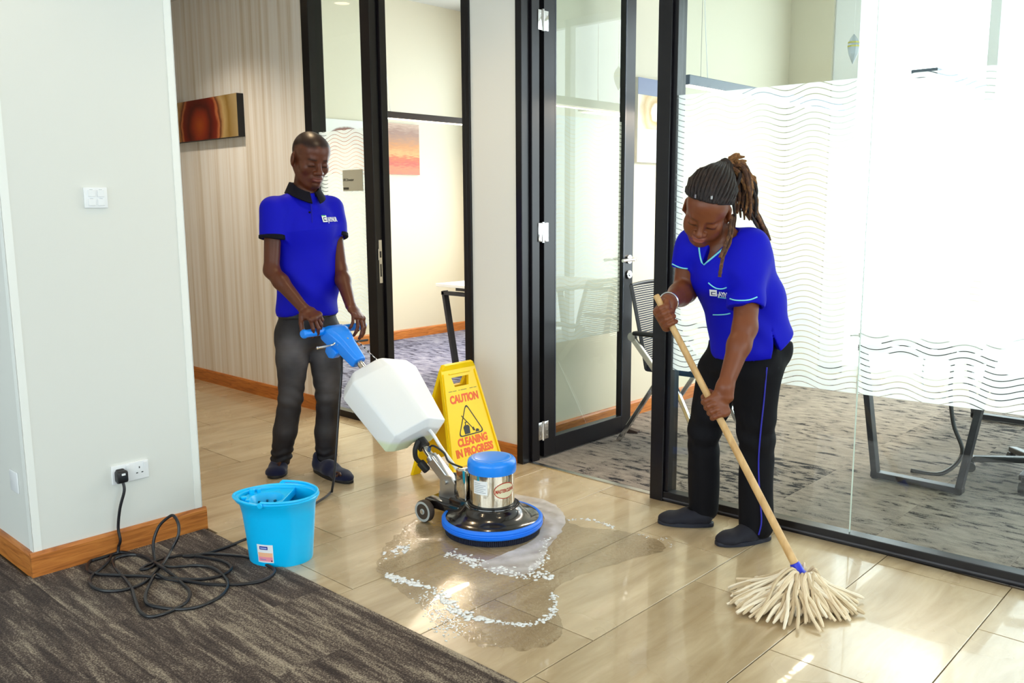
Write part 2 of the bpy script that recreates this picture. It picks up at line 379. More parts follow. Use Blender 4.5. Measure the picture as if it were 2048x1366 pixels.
trim('trim_7', [((-4.365,WY,TOP-.05),(-3.57,WY+.1,TOP)),((-3.127,WY,TOP-.05),(-2.29,WY+.1,TOP))])
def pane_with_film(name, w, h, z0, filmz, M, thick=.01):
    root = empty(name); root['kind'] = 'structure'; root.matrix_world = M
    MB().box((0,-thick/2,z0),(w,thick/2,h)).build('glass_pane', glass, root)
    if filmz: MB().box((.002,-thick/2-.0012,filmz[0]),(w-.002,-thick/2-.0006,filmz[1])).build('frosted_film', film, root)
    return root
pane_with_film('window_1', .54, TOP-.05, .045, (.648,1.897), Matrix.Translation((-4.995,WY+.045,0)))
# strike plate on the latch jamb
sp_ = MB().box((-4.3655,WY+.012,.93),(-4.362,WY+.036,1.20)).build('strike_plate', brushed); tag(sp_, 'steel strike plate on the black latch jamb of the office doorway', 'strike plate')
MB().box((-4.3625,WY+.017,1.09),(-4.3615,WY+.031,1.13)).build('latch_slot', black_plastic, sp_); MB().box((-4.3625,WY+.018,.97),(-4.3615,WY+.03,1.05)).build('bolt_slot', black_plastic, sp_)
MB().box((-4.3622,WY+.004,1.075),(-4.3585,WY+.014,1.145),.001).build('strike_lip', brushed, sp_)
# right-hand glass wall, a touch out of square with the rest
GA = math.atan2(3.53-3.459, 1.594)
GM = Matrix.Translation((-2.225,3.462,0)) @ Matrix.Rotation(GA,4,'Z')
gw = empty('window_2'); gw['kind'] = 'structure'; gw.matrix_world = GM
MB().box((0,-.012,0),(5.4,.05,.05),.003).box((0,.05,0),(5.4,.075,.025),.003).box((0,0,TOP-.06),(5.4,.06,TOP),.003).box((0,0,.05),(.022,.05,TOP-.06),.002).build('rail', black_alu, gw)
MB().box((0,-.0135,.012),(5.4,-.0118,.02)).build('rail_reflection_line', mat('rail_shine', rgb(70,70,78), .2), gw)  # thin reflection along the black rail, put in as a paler strip
SEAM = 0.875
for a, b_ in ((.02,SEAM-.0015),(SEAM+.0015,2.6),(2.603,5.38)):
    MB().box((a,.018,.045),(b_,.028,TOP-.06)).build('glass_pane', glass, gw)
    fo = MB().box((.002,0,.642),(b_-a-.002,.0008,1.893)).build('frosted_film', film, gw); fo.location = (a,.0165,0)
MB().box((SEAM-.0012,.0175,.045),(SEAM+.0012,.0285,TOP-.06)).build('glass_joint', mat('silicone_joint', rgb(215,225,215), .35), gw)
# open door of the meeting room, turned a right angle into the room
dr = empty('door_1', (-3.112,3.607,0)); dr['kind'] = 'structure'      # local x along the leaf (world +Y), local y = world -X
dr.rotation_euler = (0,0,math.pi/2)
DW = .831; T = .045
b = MB(); b.box((0,0,.012),(.095,T,TOP-.06),.002).box((DW-.095,0,.012),(DW,T,TOP-.06),.002).box((.095,0,.012),(DW-.095,T,.115),.002).box((.095,0,TOP-.16),(DW-.095,T,TOP-.06),.002)
b.build('door_frame', black_alu, dr)
MB().box((.09,T/2-.004,.11),(DW-.09,T/2+.004,TOP-.15)).build('glass_pane', glass, dr)
fo = MB().box((.097,0,.642),(DW-.097,.0008,1.893)).build('frosted_film', film, dr); fo.location = (0,T/2+.0048,0)
MB().box((.092,-.001,.112),(.1,.004,TOP-.158)).box((DW-.1,-.001,.112),(DW-.092,.004,TOP-.158)).build('glazing_bead', mat('glazing_bead', rgb(40,45,60), .25), dr)
for z in (.167,1.265,2.359):
    h = MB(); h.cyl((-.012,-.004,z-.055),(-.012,-.004,z+.055),.0075,n=12); h.box((-.012,-.0045,z-.05),(.032,-.0005,z+.05),.001); h.box((-.05,-.0045,z-.05),(-.012,-.0005,z+.05),.001)
    hh = h.build('hinge', chrome, dr, smooth=True)
    sc_ = MB()
    for q in (-.03,0,.03):
        sc_.cyl((.02,-.0055,z+q),(.02,-.004,z+q),.0045,n=10); sc_.cyl((-.034,-.0055,z+q),(-.034,-.004,z+q),.0045,n=10)
    sc_.build('screw', brushed, hh)
def lever(side):
    s = -1 if side == 0 else 1; y0 = 0 if side == 0 else T
    hd = MB(); x = DW-.045; z = 1.082
    hd.cyl((x,y0,z),(x,y0+s*.010,z),.026,n=24); hd.cyl((x,y0,z),(x,y0+s*.05,z),.010,n=14)
    hd.tube(smoothpath([(x,y0+s*.047,z),(x-.02,y0+s*.052,z),(x-.06,y0+s*.05,z),(x-.125,y0+s*.047,z-.002)],5),.0095,12)
    hd.build('door_handle', chrome, dr, smooth=True)
    lk = MB().cyl((x,y0,z-.093),(x,y0+s*.012,z-.093),.026,n=24,bev=.003).cyl((x,y0,z-.093),(x,y0+s*.018,z-.093),.011,n=16,bev=.002).build('lock_cylinder', chrome, dr, smooth=True)
    MB().box((x-.0015,min(y0+s*.0178,y0+s*.0188),z-.1),(x+.0015,max(y0+s*.0178,y0+s*.0188),z-.086)).build('key_slot', black_plastic, lk)
lever(0); lever(1)
# threshold strip between tile and carpet
struct('trim_8', [((-3.127,WY+.03,-.004),(-2.297,WY+.062,.004))], brushed)
# windows of the meeting room, the office and the hall
def window(name, M, w, h, cols, z0, fw=.07, first=.2):
    root = empty(name); root['kind'] = 'structure'; root.matrix_world = M
    fr = MB(); xs = [0]+cols+[w]
    fr.box((0,0,z0),(w,.08,z0+fw),.003).box((0,0,h-fw),(w,.08,h),.003)
    for i, x in enumerate(xs):
        ww = first if i == 0 else fw
        fr.box((max(0,x-ww/2) if i else 0,0,z0),(min(w,x+ww/2) if i else ww,.08,h),.003)
    fr.build('window_frame', white_frame, root)
    for a, b_ in zip(xs, xs[1:]): MB().box((a+.01,.035,z0+.02),(b_-.01,.043,h-.02)).build('glass_pane', glass, root)
    return root
window('window_3', Matrix.Translation((-2.99,6.93,0)), 6.29, 3.2, [1.14,2.4,3.7,5.0], .05)
window('window_4', Matrix.Translation((-6.9,7.0,0)), 3.1, 3.1, [1.0,2.05], .75, first=.07)
window('window_5', Matrix.Translation((4.22,-2.2,0)) @ Matrix.Rotation(math.pi/2,4,'Z'), 5.6, 2.6, [1.4,2.8,4.2], .6, first=.07)
window('window_6', Matrix.Translation((-4.4,-3.6,0)), 7.6, 2.6, [1.5,3.0,4.5,6.0], .6, first=.07)
# recessed downlights in the hall ceiling (above the frame)
def downlight(x, y, e, label, lc=(1,.74,.44)):
    r = empty('downlight', (x,y,3.0)); tag(r, label, 'ceiling light', 'recessed downlights in the hall ceiling')
    MB().lathe([(.062,0),(.085,0),(.085,-.006),(.062,-.010)], 32, cap=False).build('trim_ring', white_plastic, r, smooth=True)
    em = bpy.data.materials.get('lamp_diffuser')
    if not em:
        em = bpy.data.materials.new('lamp_diffuser'); em.use_nodes = True; nt = em.node_tree; nt.nodes.clear()
        o = N(nt,'ShaderNodeOutputMaterial'); q = N(nt,'ShaderNodeEmission', Strength=14.0); q.inputs[0].default_value = (1,.72,.42,1); nt.links.new(q.outputs[0], o.inputs[0])
    MB().cyl((0,0,-.004),(0,0,-.002),.062,n=24).build('diffuser', em, r)
    l = bpy.data.lights.new('downlight_bulb','SPOT'); l.energy = e; l.color = lc; l.spot_size = math.radians(125); l.spot_blend = .8; l.shadow_soft_size = .06
    lo = bpy.data.objects.new('downlight_bulb', l); lo.location = (0,0,-.03); lo.parent = r; C.objects.link(lo)
for i, (x, y) in enumerate([(-5.9,2.6),(-4.4,2.9),(-2.9,2.6),(-1.4,2.7),(.1,2.7),(-2.9,.9),(-1.2,.9),(.6,.9)]):
    downlight(x, y, (95,48,34)[i] if i < 3 else 18, 'small round warm downlight recessed in the hall ceiling', (1,.86,.68) if i == 0 else (1,.74,.44))
# ------------------------------------------------------------------ implicit-surface modeller (people, clothes, shoes, soft shapes)
F4 = np.float32
def A3(v): return np.array(v, dtype=F4)
def rc(a, b, ra, rb):
    """tapered capsule"""
    a = A3(a); b = A3(b); ab = b-a; L2 = float(ab@ab)+1e-12
    def fn(P):
        q = P-a; t = np.clip((q@ab)/L2, 0, 1)
        return np.linalg.norm(q-t[:,None]*ab, axis=1)-(ra+(rb-ra)*t)
    return fn
def ell(c, r, R=None):
    c = A3(c); r = A3(r); R = None if R is None else np.array(R, dtype=F4)
    def fn(P):
        q = P-c
        if R is not None: q = q@R
        q = q/r; k0 = np.linalg.norm(q, axis=1); k1 = np.linalg.norm(q/r, axis=1)+1e-9
        return k0*(k0-1)/k1
    return fn
def ecap(a, b, wa, wb, side, endr=None):
    """capsule of elliptical section; wa, wb = (half width along side, half depth)"""
    a = A3(a); b = A3(b); z = b-a; L = float(np.linalg.norm(z)); z = z/L; x = A3(side); x = x-z*(x@z); x /= np.linalg.norm(x); y = np.cross(z, x)
    wa = A3(wa); wb = A3(wb)
    def fn(P):
        q = P-a; s = q@z; t = np.clip(s/L, 0, 1); w = wa+(wb-wa)*t[:,None]; ez = endr if endr else None
        dz = s-t*L; wz = (np.minimum(w[:,0], w[:,1]) if ez is None else ez)
        u = (q@x)/w[:,0]; v = (q@y)/w[:,1]; e = dz/wz
        k0 = np.sqrt(u*u+v*v+e*e); k1 = np.sqrt((u/w[:,0])**2+(v/w[:,1])**2+(e/wz)**2)+1e-9
        return k0*(k0-1)/k1
    return fn
def plane(p, n):
    p = A3(p); n = A3(n); n = n/np.linalg.norm(n)
    return lambda P: (P-p)@n
def both(*fs): return lambda P: np.maximum.reduce([f(P) for f in fs])
def minus(f, g): return lambda P: np.maximum(f(P), -g(P))
class SDF:
    def __init__(s): s.ops = []; s.disp = None
    def add(s, fn, k=.01): s.ops.append((0, fn, k)); return s
    def sub(s, fn, k=.005): s.ops.append((1, fn, k)); return s
    @staticmethod
    def comb(kind, D, d, k):
        if kind == 0:
            h = np.maximum(k-np.abs(D-d), 0)/k
            return np.minimum(D, d)-h*h*k*.25
        d = -d; h = np.maximum(k-np.abs(D-d), 0)/k
        return np.maximum(D, d)+h*h*k*.25
    def ev(s, P):
        P = np.asarray(P, dtype=F4).reshape(-1,3); D = np.full(len(P), 9., F4)
        for kind, fn, k in s.ops: D = s.comb(kind, D, fn(P), k)
        if s.disp is not None: D = D+s.disp(P)
        return D
    def ray(s, px, py, d0=2.5, d1=6.):
        """point of the surface under a photo pixel"""
        o = np.array((0,0,CAMH)); v = np.array(_f+_r*((px-1024)/FPX)-_u*((py-683)/FPX)); n = np.linalg.norm(v); t = d0
        for _ in range(120):
            dd = float(s.ev((o+v*t)[None])[0])
            if dd < .0004: break
            t += max(dd, .0004)*.8/n
            if t > d1: return None
        return Vector(o+v*t)
    def normal(s, p):
        p = np.array(p); e = .004; g = []
        for i in range(3):
            q = np.zeros(3); q[i] = e
            g.append(float(s.ev((p+q)[None])[0]-s.ev((p-q)[None])[0]))
        return Vector(g).normalized()
    def mesh(s, name, lo, hi, h, m, parent, color=None, smooth_it=1, B=8):
        lo = np.array(lo, float); hi = np.array(hi, float); bs = B*h
        n = np.ceil((hi-lo)/bs).astype(int); gx = np.stack(np.meshgrid(*[np.arange(k) for k in n], indexing='ij'), -1).reshape(-1,3)
        cen = (lo+(gx+.5)*bs).astype(F4); half = bs*math.sqrt(3)/2
        ds = [fn(cen) for kind, fn, k in s.ops]; D = np.full(len(cen), 9., F4)
        for (kind, fn, k), d in zip(s.ops, ds): D = s.comb(kind, D, d, k)
        act = np.abs(D) < half*1.45+.008
        gx = gx[act]; cen = cen[act]; D = D[act]; ds = [d[act] for d in ds]; nb = len(gx); S = B+1
        off = np.stack(np.meshgrid(*[np.arange(S)]*3, indexing='ij'), -1).reshape(-1,3)
        V = np.full((nb, S**3), 9., F4); base = (lo+gx*bs).astype(F4); offw = (off*h).astype(F4)
        for (kind, fn, k), d in zip(s.ops, ds):
            # a primitive matters in a block only where it can come near the combined surface
            rel = np.where(d < np.abs(D)*0+half*1.5+k+.02)[0] if kind == 0 else np.where(d < half*1.5+k+.01)[0]
            for c0 in range(0, len(rel), 1500):
                r_ = rel[c0:c0+1500]
                P = (base[r_][:,None,:]+offw[None]).reshape(-1,3)
                V[r_] = s.comb(kind, V[r_].reshape(-1), fn(P), k).reshape(len(r_), -1)
        if s.disp is not None:
            for c0 in range(0, nb, 1500):
                P = (base[c0:c0+1500][:,None,:]+offw[None]).reshape(-1,3); V[c0:c0+1500] += s.disp(P).reshape(-1, S**3)
        V = V.reshape(nb, S, S, S); neg = V < 0
        NX, NY, NZ = (n*B+2)
        def key(c): return (c[...,0]*NY+c[...,1])*NZ+c[...,2]
        corners = [neg[:,i:i+B,j:j+B,k:k+B] for i in (0,1) for j in (0,1) for k in (0,1)]
        cnt = sum(c.astype(np.int8) for c in corners); mix = (cnt > 0) & (cnt < 8)
        bi, ci, cj, ck = np.nonzero(mix)
        cell = gx[bi]*B+np.stack((ci,cj,ck), -1)
        acc = np.zeros((len(bi),3)); num = np.zeros(len(bi))
        cv = {(i,j,k): V[bi,ci+i,cj+j,ck+k] for i in (0,1) for j in (0,1) for k in (0,1)}
        for ax in range(3):
            o1, o2 = [a for a in range(3) if a != ax]
            for p in (0,1):
                for q in (0,1):
                    c0 = [0,0,0]; c0[o1] = p; c0[o2] = q; c1 = list(c0); c1[ax] = 1
                    a = cv[tuple(c0)]; b = cv[tuple(c1)]; x = (a < 0) != (b < 0)
                    t = np.where(x, a/np.where(x, a-b, 1), 0)
                    pt = np.tile(np.array(c0, float), (len(bi),1)); pt[:,ax] += t
                    acc += pt*x[:,None]; num += x
        co = lo+(cell+acc/num[:,None])*h
        ks = key(cell); order = np.argsort(ks); ksort = ks[order]
        quads = []
        for ax in range(3):
            o1, o2 = [a for a in range(3) if a != ax]
            sl0 = [slice(None),slice(0,B),slice(0,B),slice(0,B)]; sl1 = list(sl0); sl1[1+ax] = slice(1,B+1)
            a = neg[tuple(sl0)]; b = neg[tuple(sl1)]; e = np.stack(np.nonzero(a != b), -1)
            if not len(e): continue
            c = gx[e[:,0]]*B+e[:,1:]; flip = a[tuple(e.T)]
            ids = []
            for d1, d2 in ((1,1),(0,1),(0,0),(1,0)):
                cc = c.copy(); cc[:,o1] -= d1; cc[:,o2] -= d2; kk = key(cc)
                pos = np.clip(np.searchsorted(ksort, kk), 0, len(ksort)-1); ok = ksort[pos] == kk
                ids.append(np.where(ok, order[pos], -1))
            ids = np.stack(ids, -1); good = (ids >= 0).all(1); ids = ids[good]; fl = flip[good]
            if ax == 1: fl = ~fl
            ids[~fl] = ids[~fl][:,::-1]; quads.append(ids)
        F = np.concatenate(quads)
        for _ in range(smooth_it):            # light relaxation along the surface
            nb_s = np.zeros_like(co); nb_n = np.zeros(len(co))
            for i in range(4):
                a = F[:,i]; b = F[:,(i+1)%4]
                for u, v in ((a,b),(b,a)):
                    for ax in range(3): nb_s[:,ax] += np.bincount(u, co[v,ax], len(co))
                    nb_n += np.bincount(u, minlength=len(co))
            co = co*.5+.5*nb_s/np.maximum(nb_n,1)[:,None]
        me = bpy.data.meshes.new(name); me.vertices.add(len(co)); me.vertices.foreach_set('co', co.astype(F4).ravel())
        me.loops.add(F.size); me.loops.foreach_set('vertex_index', F.astype(np.int32).ravel())
        me.polygons.add(len(F)); me.polygons.foreach_set('loop_start', np.arange(0,F.size,4,dtype=np.int32)); me.polygons.foreach_set('use_smooth', np.ones(len(F), bool))
        me.update(calc_edges=True); me.validate()
        if color is not None:
            col = np.ones((len(co),4), F4); col[:,:3] = color(co)
            at_ = me.color_attributes.new('tint','FLOAT_COLOR','POINT'); at_.data.foreach_set('color', col.ravel())
        me.materials.append(m)
        o = link(name, me, parent)
        return o
def tint_mat(name, rough=.5, spec=.5, bump=None, sheen=0, fac_var=None):
    """principled whose base colour is the mesh's own tint"""
    m = mat(name, (.5,.5,.5,1), rough, spec=spec, bump=bump, sheen=sheen); nt = m.node_tree
    a = N(nt,'ShaderNodeAttribute', attribute_name='tint'); nt.links.new(a.outputs['Color'], nt.nodes['Principled BSDF'].inputs['Base Color']); return m
def col3(r, g, b): return np.array(lin((r/255,g/255,b/255)))
def sstep(a, b, x):
    t = np.clip((x-a)/(b-a), 0, 1); return t*t*(3-2*t)
def mixc(c, c2, w): return c*(1-w[:,None])+c2*w[:,None]
def fold_noise(P, f, seed=0):
    x, y, z = P[:,0]*f+seed, P[:,1]*f+seed*1.7, P[:,2]*f+seed*.6
    return (np.sin(x*1.0+1.3*np.sin(y*.9+z*.7))+np.sin(y*1.3+1.1*np.sin(z*1.1-x*.8)+1.)+np.sin(z*1.2+1.4*np.sin(x*.7+y*1.2)+2.))/3
def head_axes(fwd, up):
    x = Vector(fwd).normalized(); z = Vector(up); z = (z-x*z.dot(x)).normalized(); y = z.cross(x)
    return np.array((x,y,z)).T       # columns: forward, left, up
def add_head(S, c, R, s, female=False):
    """a face with brow, sockets, lids, nose, lips, chin and ears in head axes; s scales a 24 cm head"""
    c = np.array(c); L = lambda p: c+R@(np.array(p)*s)
    E = lambda p, r, k, sub=False, Q=None: (S.sub if sub else S.add)(ell(L(p), np.array(r)*s, R if Q is None else R@Q), k*s)
    K = lambda a, b, ra, rb, k: S.add(rc(L(a), L(b), ra*s, rb*s), k*s)
    E((-.014,0,.034), (.098,.076,.086), .01)
    E((.028,0,-.028), (.060,.063,.082), .03)
    E((.030,0,.052), (.058,.066,.052), .03)                      # forehead
    for y in (-1,1):
        K((-.012,.055*y,-.045), (.055,.020*y,-.098), .017, .017, .03)
        E((.052,.041*y,-.026), (.027,.026,.024), .02)             # cheek bones
        if female: E((.05,.038*y,-.05), (.03,.027,.03), .02)
    E((.064,0,-.101), (.019,.021,.018), .018)                    # chin
    K((.078,-.030,.020), (.078,.030,.020), .009, .009, .02)     # brow
    for y in (-1,1):
        E((.099,.031*y,-.001), (.014,.019,.012), .012, True)      # socket
        E((.073,.032*y,-.004), (.0165,.0185,.0135), .006)         # eye under its lid
        E((.0885,.032*y,-.0105), (.004,.0165,.0016), .002, True)  # lid line
    K((.085,0,.010), (.104,0,-.030), .0085, .0120, .012)         # nose
    E((.107,0,-.034), (.013,.014,.0115), .008)
    for y in (-1,1):
        E((.095,.0165*y,-.037), (.0125,.0095,.0095), .006)
        E((.101,.0085*y,-.0455), (.006,.0042,.004), .003, True)
    E((.070,0,-.066), (.028,.032,.027), .016)                    # muzzle
    E((.0935,0,-.0600), (.0095,.0235,.0075), .004); E((.0915,0,-.0722), (.0105,.0200,.0085), .004)
    for y in (-1,1): E((.086,.021*y,-.0615), (.008,.008,.006), .006)
    for y in (-1,1): S.sub(rc(L((.1035,0,-.0668)), L((.0985,.014*y,-.0655)), .0018*s, .0018*s), .002*s); S.sub(rc(L((.0985,.014*y,-.0655)), L((.088,.0250*y,-.0608)), .0018*s, .0014*s), .002*s)
    E((.090,0,-.0865), (.006,.014,.004), .01, True)
    for y in (-1,1):
        q = Matrix.Rotation(.35*y,3,'Z') @ Matrix.Rotation(-.2,3,'Y')
        q = np.array(q); q = q.copy()
        E((-.014,.080*y,-.008), (.020,.0095,.031), .006, Q=q)
        E((-.007,.0905*y,-.006), (.010,.006,.018), .004, True, Q=q)
        E((-.010,.075*y,-.036), (.009,.006,.010), .006)
def add_hand(S, W, fwd, back, thumb_side, s, curls, spread=.10, thumb=((.5,.5),(.4,.3)), palm_bend=0., k=.007):
    """palm, four fingers of unequal length with three joints each, and a thumb leaving the side of the palm.
    fwd: wrist to knuckles, back: out of the back of the hand, thumb_side: +1 if the thumb lies towards back x fwd"""
    f = Vector(fwd).normalized(); b = Vector(back); b = (b-f*b.dot(f)).normalized(); t = b.cross(f)*thumb_side; W = Vector(W)
    P = lambda x, y, z: W+(f*x+t*y+b*z)*s
    S.add(ecap(P(.004,0,0), P(.030,.0,0), (.027*s,.019*s), (.034*s,.017*s), t), .012)
    S.add(ecap(P(.030,0,0), P(.082,.002,.002), (.036*s,.016*s), (.040*s,.0135*s), t), .012)
    S.add(ell(P(.035,.026,-.010), (.026*s,.017*s,.016*s), np.array((f,t,b)).T), .012)   # ball of the thumb
    lens = [(.046,.027,.021),(.050,.031,.022),(.046,.029,.021),(.036,.022,.019)]; ys = [.030,.010,-.010,-.029]; xs = [.090,.094,.089,.080]; rs = [.0092,.0094,.0090,.0080]
    for i in range(4):
        p = P(xs[i]-.012, ys[i], .002); cu = curls[i]; ang = 0.; sp = spread*(1.2,.4,-.5,-1.4)[i]
        d0 = (f*math.cos(sp)+t*math.sin(sp))
        S.add(ell(p+(b*.001+f*.004)*s, (.012*s,.0105*s,.0105*s), np.array((f,t,b)).T), k)
        r = rs[i]*s
        for j in range(3):
            ang += cu[j]; d = d0*math.cos(ang)-b*math.sin(ang); q = p+d*lens[i][j]*s; r2 = r*.93
            S.add(rc(p, q, r, r2), k*.55); p = q; r = r2
    p = P(.022,.030,-.006)
    (a0,e0),(a1,a2) = thumb
    d = (f*math.cos(a0)+t*math.sin(a0)); d = (d*math.cos(e0)-b*math.sin(e0)).normalized()
    q = p+d*.042*s; S.add(rc(p, q, .0135*s, .0110*s), k)
    d2 = (d+(-t*a1-b*a1*.5)).normalized(); q2 = q+d2*.032*s; S.add(rc(q, q2, .0108*s, .0100*s), k*.6)
    d3 = (d2+(-t*a2-b*a2*.4)).normalized(); S.add(rc(q2, q2+d3*.024*s, .0100*s, .0082*s), k*.6)
# ------------------------------------------------------------------ people: shared bits
skin_a = tint_mat('skin', .4, .38, bump=(700,.06,.0006))
denim = tint_mat('washed_denim', .62, .35, bump=(420,.25,.0015))
blue_cloth = mat('royal_blue_cloth', rgb(3,6,188), .66, spec=.2, bump=(1100,.12,.0008))
navy_cloth = mat('navy_rib_knit', rgb(10,9,24), .75, spec=.2, bump=(900,.2,.001))
black_cloth = mat('black_trouser_cloth', rgb(8,8,15), .75, spec=.2, bump=(900,.15,.0008))
navy_suede = mat('navy_suede', rgb(14,20,52), .8, spec=.2, sheen=.2, bump=(600,.2,.001))
black_rubber = mat('black_rubber', rgb(20,20,22), .6)
print_white = mat('white_print', rgb(240,242,245), .5)
print_green = mat('green_print', rgb(60,190,90), .5)
print_teal = mat('teal_piping', rgb(130,225,235), .5)
def shoe(parent, heel, toe, m, wid=.052, hgt=.075, ankle=None, sole_m=None, name='shoe', tongue=True, rad=.036):
    """low slip-on: heel and toe are floor points of the sole's ends"""
    heel = Vector(heel); toe = Vector(toe); d = (toe-heel); L = d.length; d.normalize(); s = Vector((-d.y,d.x,0))
    P = lambda x, y, z: heel+d*x+s*y+Vector((0,0,z))
    S = SDF()
    S.add(ecap(P(.05,0,.040), P(L*.45,0,.036), (wid*.78,.040), (wid*.86,.040), s), .02)
    S.add(ecap(P(L*.45,0,.036), P(L*.74,0,.026), (wid*.86,.036), (wid*1.0,.026), s), .03)
    S.add(ell(P(L*.80,0,.024), (L*.19,wid*.92,.027), np.array((d,s,Vector((0,0,1)))).T), .03)
    S.add(ecap(P(.048,0,.05), P(.050,0,hgt), (wid*.72,.042), (wid*.70,.040), s), .02)
    if tongue: S.add(rc(P(L*.34,0,.062), P(L*.42,0,.060), .026, .024), .02)
    S.sub(ecap(P(.075,0,.085), P(.085,0,.16), (wid*.50,.042), (wid*.60,.06), s), .012)
    S.sub(plane(P(0,0,.012), (0,0,1)), .004)
    lo = Vector((min(heel.x,toe.x)-.1,min(heel.y,toe.y)-.1,-.02)); hi = Vector((max(heel.x,toe.x)+.1,max(heel.y,toe.y)+.1,.16))
    up = S.mesh(name, lo, hi, .004, m, parent)
    out = []
    for i in range(40):
        a = 2*math.pi*i/40; x = L*.5+math.cos(a)*L*.495; f_ = (x/L)
        wv = wid*(.80+.22*math.sin(math.pi*min(1,max(0,(f_-.2)/.9)))); y = math.copysign(abs(math.sin(a))**.62, math.sin(a))*wv
        out.append((x,y))
    M = Matrix(((d.x,s.x,0,heel.x),(d.y,s.y,0,heel.y),(0,0,1,0),(0,0,0,1)))
    b = MB(); b.prism(out, .001, .018, M, bev=.003); b.build('sole', sole_m or black_rubber, up, smooth=50)
    return up, S
def strip_on(S, pix, name, m, parent, r=.003, n=6, lift=.0, d0=2.5):
    pts = []
    for (x, y) in pix:
        p = S.ray(x, y, d0)
        if p is not None: pts.append(p+S.normal(p)*lift)
    if len(pts) < 2: return None
    return MB().tube(smoothpath(pts, 5), r, n).build(name, m, parent, smooth=True)
